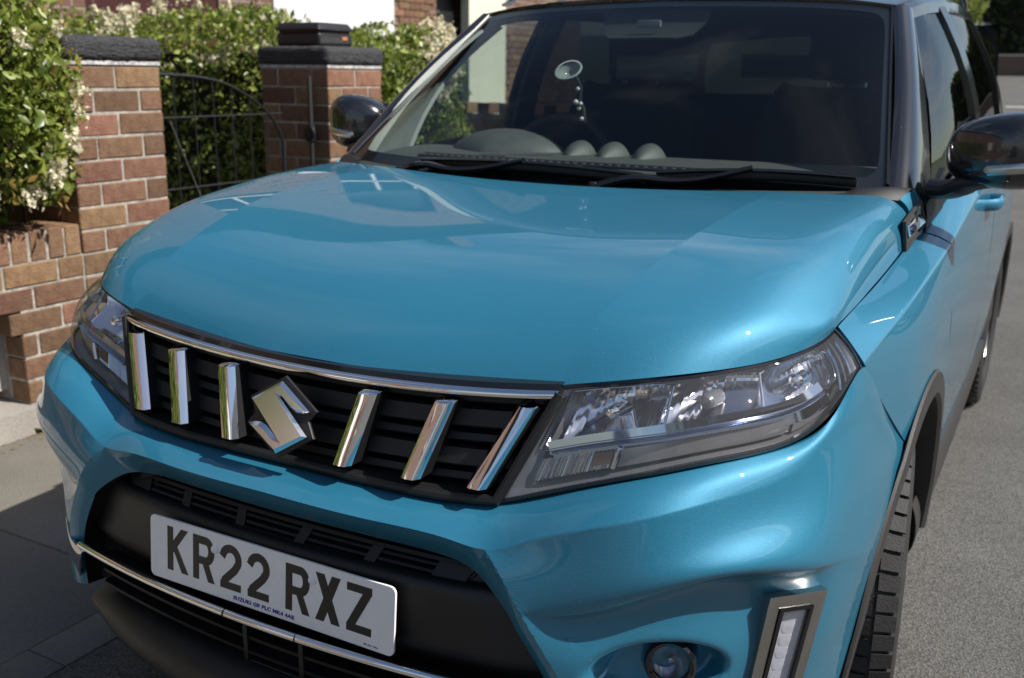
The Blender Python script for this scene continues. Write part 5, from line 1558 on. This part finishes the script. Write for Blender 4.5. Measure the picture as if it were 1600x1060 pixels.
def belt(y): return np.array(side_row(y)[0])
RY = [1.66, 1.9, 2.2, 2.6, 3.0, 3.4, 3.7]; RX = [.602, .622, .632, .634, .628, .605, .575]; RZ = [1.497, 1.532, 1.553, 1.563, 1.556, 1.525, 1.475]
def rail(y): return np.array([np.interp(y, RY, RX), y, np.interp(y, RY, RZ)])
def side_strip(yb0, yb1, yt0, yt1, d=0.0, n=7, t0=0.0, t1=1.0):
    G = np.zeros((7, n, 3))
    for j, s in enumerate(np.linspace(0, 1, n)):
        a = belt(yb0 + (yb1 - yb0) * s); b = rail(yt0 + (yt1 - yt0) * s)
        for i, t in enumerate(np.linspace(t0, t1, 7)):
            p = a + (b - a) * t; p[0] += .030 * math.sin(PI * t) + d
            G[i, j] = p
    return G
for sgn in (1, -1):
    mm = (lambda G: G) if sgn > 0 else mir
    # A pillar: three faces from the screen edge round to the side
    bs = [(.7165,1.100,1.088),(.7365,1.103,1.088),(.760,1.128,1.085),(.780,1.180,1.050),(.790,1.255,1.028)]
    ts = [(.594,1.657,1.4965),(.608,1.652,1.5005),(.626,1.664,1.4985),(.634,1.700,1.4935),(.632,1.745,1.488)]
    G = np.array([[np.array(b) + (np.array(t) - np.array(b)) * q + np.array([.016, -.010, .012]) * math.sin(PI * q) * .6 for q in np.linspace(0, 1, 7)] for b, t in zip(bs, ts)])
    panel('a_pillar', mm(surf(G, 5, 4)), BLACKP, car, out=(sgn, -1, .5), skirt=.008)
    # thin seal between glass and pillar
    MB().tube([mm(np.array(WP_(1, t, -.001)) + np.array([.001, 0, 0])) for t in np.linspace(0.02, 1, 12)], .0045, 6).build('screen_seal', GLOSSBLK, car)
    # windows
    panel('front_window', mm(side_strip(1.275, 2.12, 1.755, 2.12, -.006, t0=.04, t1=.95)), SIDEGLASS, car, out=(sgn, 0, .3), skirt=.002, sides='')
    panel('rear_window', mm(side_strip(2.20, 2.98, 2.19, 2.95, -.006, t0=.04, t1=.95)), PRIVACY, car, out=(sgn, 0, .3), skirt=.002, sides='')
    panel('quarter_window', mm(side_strip(3.06, 3.5, 3.03, 3.36, -.006, t0=.04, t1=.95)), PRIVACY, car, out=(sgn, 0, .3), skirt=.002, sides='')
    panel('b_pillar', mm(side_strip(2.10, 2.215, 2.10, 2.205, .004)), GLOSSBLK, car, out=(sgn, 0, .3))
    panel('c_pillar', mm(side_strip(2.97, 3.07, 2.94, 3.04, .004)), GLOSSBLK, car, out=(sgn, 0, .3))
    panel('d_pillar', mm(side_strip(3.48, 3.98, 3.34, 3.70, .004)), BLACKP, car, out=(sgn, 0, .3))
    # frames along the top and the belt
    for yb0, yb1 in ((1.27, 2.12), (2.19, 3.0)):
        G = np.array([[belt(y) + np.array(d) for y in np.linspace(yb0, yb1, 9)] for d in ((-.002, 0, .026), (.008, 0, .020), (.010, 0, .004), (.0, 0, -.004))])
        panel('belt_trim', mm(G), PLASTIC, car, out=(sgn, 0, .3), skirt=.003)
    G = np.array([[rail(y) + np.array(d) for y in np.linspace(1.73, 3.55, 20)] for d in ((.010, 0, -.045), (.022, 0, -.040), (.016, 0, -.012), (.0, 0, .0))])
    panel('window_header', mm(G), BLACKP, car, out=(sgn, 0, .3), skirt=.003)
    # quarter sail in front of the window carrying the mirror
    G = np.array([[(.786,1.168,1.002),(.790,1.24,1.016),(.796,1.34,1.034)],[(.784,1.182,1.030),(.789,1.245,1.045),(.795,1.34,1.075)],[(.777,1.195,1.056),(.785,1.255,1.085),(.790,1.34,1.125)]]) + np.array([.006, 0, 0])
    panel('mirror_sail', mm(surf(G, 4, 4)), PLASTIC, car, out=(sgn, -.2, 0), skirt=.012)
# roof skin
G = np.zeros((9, 13, 3))
for i, y in enumerate(np.linspace(0, 1, 9)):
    for j, u in enumerate(np.linspace(-1, 1, 13)):
        yf = 1.598 + .055 * abs(u) ** 2.6; yy = yf + (3.72 - yf) * y
        e = rail(max(1.66, yy)); zc = np.interp(yy, [1.59, 1.75, 2.1, 2.6, 3.1, 3.72], [1.527, 1.562, 1.595, 1.607, 1.60, 1.545])
        zz = e[2] + (zc - e[2]) * (1 - abs(u) ** 2.2)
        G[i, j] = (u * e[0], yy, zz + .003)
panel('roof', surf(G, 5, 4), BLACKP, car, out=(0, 0, 1), skirt=.012)
G = np.array([[(u * .69, 3.72 + dy - .03 * u * u, z) for u in np.linspace(-1, 1, 9)] for dy, z in ((0, 1.54), (.15, 1.35), (.27, 1.15))])
panel('rear_screen', G, PRIVACY, car, out=(0, 1, .3), skirt=.002, sides='')
for sgn in (1, -1):
    pts = [(sgn * .560, 1.735, 1.553), (sgn * .566, 1.765, 1.572), (sgn * .574, 1.82, 1.590), (sgn * .590, 2.2, 1.620), (sgn * .592, 2.7, 1.628), (sgn * .580, 3.3, 1.600), (sgn * .570, 3.42, 1.570)]
    MB().tube(line(np.array(pts), 6), .013, 10, flat=(1.2, .9)).build('roof_rail', SATIN, car)
    MB().tube([(sgn * .548, 1.668, 1.5245), (sgn * .550, 1.72, 1.540)], .010, 8, flat=(1.3, .5)).build('roof_ditch_cap', SATIN, car)

# door mirrors
def door_mirror(sgn, x0, yc, zc, base, su=1.0):
    o = empty('door_mirror', (0, 0, 0), car)
    secs = []
    for u, hz, hy, dz, dy in ((0, .004, .004, -.004, .02), (.012, .040, .035, -.004, .02), (.05, .066, .058, .0, .012), (.12, .079, .072, .004, .004), (.175, .077, .070, .006, .006), (.215, .058, .056, .006, .016), (.238, .030, .032, .004, .028), (.245, .004, .004, .003, .034)):
        ring = []
        for k in range(28):
            a = 2 * PI * k / 28; c, s = math.cos(a), math.sin(a)
            p = 3.2; q = (abs(c) ** p + abs(s) ** p) ** (-1 / p)
            yy = c * q * hy; yy = yy if yy < 0 else min(yy, hy * .55)
            ring.append((sgn * (x0 + u * su), yc + dy + yy, zc + dz + s * q * hz * (1.0 if s > 0 else .98)))
        ring.append(ring[0]); secs.append(ring)
    panel('cap', surf(np.array(secs), 5, 1), BLACKP, o, out=(0, -1, 0), skirt=.0, sides='', ang=70)
    G = np.array([[(sgn * (x0 + (.015 + .215 * u) * su), yc + .046 + .004 * u, zc - .052 + .112 * v) for u in np.linspace(0, 1, 5)] for v in np.linspace(0, 1, 5)])
    panel('mirror_glass', G, CHROME, o, out=(0, 1, 0), skirt=.002)
    p = [(sgn * (x0 + .085 * su), yc - .062, zc - .034), (sgn * (x0 + .13 * su), yc - .068, zc - .028), (sgn * (x0 + .18 * su), yc - .062, zc - .022), (sgn * (x0 + .222 * su), yc - .036, zc - .016)]
    MB().tube(line(np.array(p), 6), [.002] + [.0085] * 17 + [.003], 10, flat=(.6, 1.3)).build('indicator', SATIN, o)
    bx, by, bz = base
    G = [(sgn * (bx - .02), by, bz + .006), (sgn * (bx + .03), by - .006, bz + .008), (sgn * (x0 + .07), yc + .0, zc - .060), (sgn * (x0 + .14), yc + .004, zc - .050)]
    MB().tube(line(np.array(G), 6), [.030] * 10 + [.028] * 9, 12, flat=(1.4, .72)).build('arm', PLASTIC, o)
door_mirror(1, .808, 1.195, 1.172, (.800, 1.225, 1.082))
door_mirror(-1, .775, 1.345, 1.170, (.800, 1.30, 1.085), .82)

# ------------------------------------------------------------------ cabin
DASH = pm('dash_grey_plastic', (0.060, 0.064, 0.062), 0.55, var=.12, vscale=30, bump=.15, bscale=500)
DASHD = pm('dark_cabin_trim', (0.016, 0.017, 0.018), 0.6, var=.15, vscale=25)
TRIM = pm('pale_pillar_trim', (0.36, 0.38, 0.36), 0.7, var=.05, vscale=40, bump=.1, bscale=400)
CLOTH = pm('dark_seat_cloth', (0.018, 0.018, 0.020), 0.9, var=.2, vscale=60, bump=.3, bscale=300)
dash = empty('dashboard', (0, 0, 0), car)
D = np.array([[(x, y + .03 * kk(x) * .5, z) for x in np.linspace(-.70, .70, 15)] for y, z in ((1.02, 1.066), (1.12, 1.088), (1.25, 1.104), (1.40, 1.108), (1.52, 1.090), (1.60, 1.0), (1.62, .80))])
panel('dash_top', surf(D, 4, 2), DASH, dash, out=(0, 0, 1))
for z, y in ((1.1030, 1.165), (1.1060, 1.195)):
    MB().tube([(x, y + .03 * kk(x) * .5, z - .004) for x in np.linspace(-.55, .55, 25)], .004, 6).build('vent_slot_lip', DASHD, dash)
vb = MB()
for x in np.linspace(-.54, .54, 46):
    vb.box((x - .003, 1.170 + .015 * kk(x), 1.095), (x + .003, 1.190 + .015 * kk(x), 1.1035))
vo = vb.build('defroster_slats', DASH, dash, False); vo['kind'] = 'stuff'
def dome(c, rx, ry, rz, name, mat):
    G = np.array([[(c[0] + rx * math.cos(PI * (1 - u)) * math.sin(PI / 2 * v) , c[1] + ry * (1 - v) * 1.0, c[2] + rz * math.sin(PI * u) * math.sin(PI / 2 * v) ** .6) for u in np.linspace(0, 1, 21)] for v in np.linspace(0.02, 1, 9)])
    return panel(name, G, mat, dash, out=(0, -.5, 1), skirt=.004, ang=60)
dome((-.40, 1.44, 1.072), .20, -.16, .095, 'instrument_hood', DASH)
for x in (-.155, -.055, .050):
    dome((x, 1.42, 1.066), .054, -.12, .078, 'vent_pod', DASH)
# steering wheel
sw = empty('steering_wheel', (0, 0, 0), car)
M = frame((-.36, 1.66, 1.02), (1, 0, 0), (0, .42, 1))
n = 40
MB().tube([M @ Vector((.185 * math.cos(2 * PI * k / n), .185 * math.sin(2 * PI * k / n), 0)) for k in range(n + 1)], .016, 10).build('rim', DASHD, sw)
MB().lathe([(.0003, .03), (.06, .025), (.075, .0), (.06, -.03)], M, 24).build('hub', DASHD, sw)
for a in (0, PI, -PI / 2):
    MB().tube([M @ Vector((.05 * math.cos(a), .05 * math.sin(a), 0)), M @ Vector((.18 * math.cos(a), .18 * math.sin(a), 0))], .018, 8, flat=(1, .5)).build('spoke', DASHD, sw)
# seats
def seat(x, y):
    o = empty('front_seat', (0, 0, 0), car)
    G = np.array([[(x + .25 * u * w, y + dy + .05 * abs(u) ** 3 * -1, z) for u in np.linspace(-1, 1, 9)] for w, dy, z in ((1, -.45, .62), (1, -.40, .68), (1, .0, .66), (1, .06, .80), (.98, .14, 1.05), (.85, .20, 1.24), (.6, .23, 1.29), (.5, .27, 1.27))])
    panel('cushion', surf(G, 4, 3), CLOTH, o, out=(0, -1, 1), skirt=.06)
    bevel(recalc(MB().box((x - .125, y + .20, 1.31), (x + .125, y + .29, 1.48)).build('headrest', CLOTH, o)), .035, 4)
    for s in (-.06, .06):
        MB().tube([(x + s, y + .23, 1.24), (x + s, y + .245, 1.33)], .007, 8).build('headrest_post', SATIN, o)
seat(-.36, 2.10); seat(.36, 2.10)
G = np.array([[(x, y, z) for x in np.linspace(-.66, .66, 9)] for y, z in ((2.55, .65), (2.95, .65), (3.08, 1.1), (3.12, 1.25))])
panel('rear_bench', surf(G, 4, 3), CLOTH, car, out=(0, -1, 1), skirt=.05)
MB().box((-.80, 1.0, .30), (.80, 3.95, .36)).build('cabin_floor', DASHD, car)
# headlining and pillar trims
G = np.zeros((7, 9, 3))
for i, yy in enumerate(np.linspace(1.66, 3.6, 7)):
    for j, u in enumerate(np.linspace(-1, 1, 9)):
        e = rail(yy); G[i, j] = (u * (e[0] - .03), yy, e[2] - .03 + .035 * (1 - u * u))
panel('headlining', G, pm('charcoal_headlining', (.035, .036, .038), .95, var=.1, vscale=80), car, out=(0, 0, -1), skirt=.01)
for sgn in (1, -1):
    G = np.array([[(.690,1.135,1.080),(.672,1.27,1.215),(.632,1.46,1.36),(.586,1.648,1.478)],[(.695,1.19,1.082),(.690,1.31,1.22),(.652,1.50,1.365),(.600,1.675,1.478)],[(.750,1.42,1.080),(.738,1.50,1.20),(.700,1.64,1.35),(.628,1.78,1.470)]])
    panel('pillar_trim', mm(surf(G, 5, 4)) if sgn > 0 else mir(surf(G, 5, 4)), TRIM, car, out=(-sgn, 0, 0), skirt=.012)
    G = side_strip(2.08, 2.23, 2.09, 2.22, -.05)
    panel('b_pillar_trim', G if sgn > 0 else mir(G), DASHD, car, out=(-sgn, 0, 0))
    G = side_strip(3.0, 3.9, 2.97, 3.6, -.06)
    panel('rear_trim', G if sgn > 0 else mir(G), DASHD, car, out=(-sgn, 0, 0))
    G = np.array([[belt(y) + np.array(d) for y in np.linspace(1.2, 3.0, 9)] for d in ((-.03, 0, .004), (-.10, 0, -.01), (-.12, 0, -.5))])
    panel('door_card', G if sgn > 0 else mir(G), DASHD, car, out=(-sgn, 0, 0), skirt=.002)
# camera housing and interior mirror behind the top of the screen
G = np.array([[WP_(-.015 + s, t, d) for s in np.linspace(-.16 * w, .16 * w, 7)] for t, d, w in ((.975, .005, 1), (.93, .035, .95), (.86, .045, .8), (.80, .030, .6))])
panel('camera_housing', G, DASHD, car, out=(0, -1, 1), skirt=.004)
c = WP_(-.01, .875, .022)
bevel(recalc(MB().box((c[0] - .034, c[1] - .010, c[2] - .010), (c[0] + .034, c[1] + .004, c[2] + .010)).build('camera_window', pm('pale_sensor_glass', (.16, .18, .19), .2, .2), car)), .005, 2)
c = WP_(.0, .86, .10)
bevel(recalc(MB().box((c[0] - .12, c[1], c[2] - .075), (c[0] + .12, c[1] + .03, c[2] - .005)).build('interior_mirror', DASHD, car)), .012, 3)

# phone mount stuck inside the screen
mount = empty('suction_mount', tuple(WP_(-.14, .54, .03)))
tag(mount, 'clear round suction cup with a dangling broken phone arm stuck inside the windscreen', 'phone mount')
p0 = Vector(WP_(-.14, .54, .004)); Mx = frame((0, 0, 0), (1, 0, 0), (0, .75, .66))
off = p0 - mount.location
Mx.translation = off
CUP = glass('clear_suction_cup', (.75, .82, .82), .12, 1.45, (.55, .62, .60), .35)
MB().lathe([(.0003, -.016), (.010, -.015), (.014, -.010), (.034, -.004), (.036, .0), (.033, .001)], Mx, 32).build('cup', CUP, mount)
MB().lathe([(.0325, .0015), (.0365, .0015), (.0375, -.0005), (.036, -.0025), (.0325, -.002)], Mx, 32).build('cup_rim', pm('cup_grey_rim', (.28, .33, .33), .4), mount)
ARM = pm('mount_pale_plastic', (.42, .45, .43), .45, var=.15, vscale=60)
MB().tube([off + Vector(v) for v in ((.012, .02, -.016), (.022, .03, -.045), (.018, .035, -.075), (.026, .04, -.10), (.030, .045, -.135))], [.0045, .006, .0055, .007, .004], 8).build('arm', DASHD, mount)
for v, r_ in (((.018, .022, -.048), .006), ((.012, .024, -.082), .0075), ((.026, .024, -.086), .006), ((.020, .026, -.098), .0065), ((.028, .03, -.125), .006)):
    Mj = Matrix.Translation(off + Vector(v))
    MB().lathe([(.0003, r_), (r_ * .8, r_ * .5), (r_, 0), (r_ * .7, -r_ * .7), (.0003, -r_)], Mj, 10).build('joint', ARM, mount)
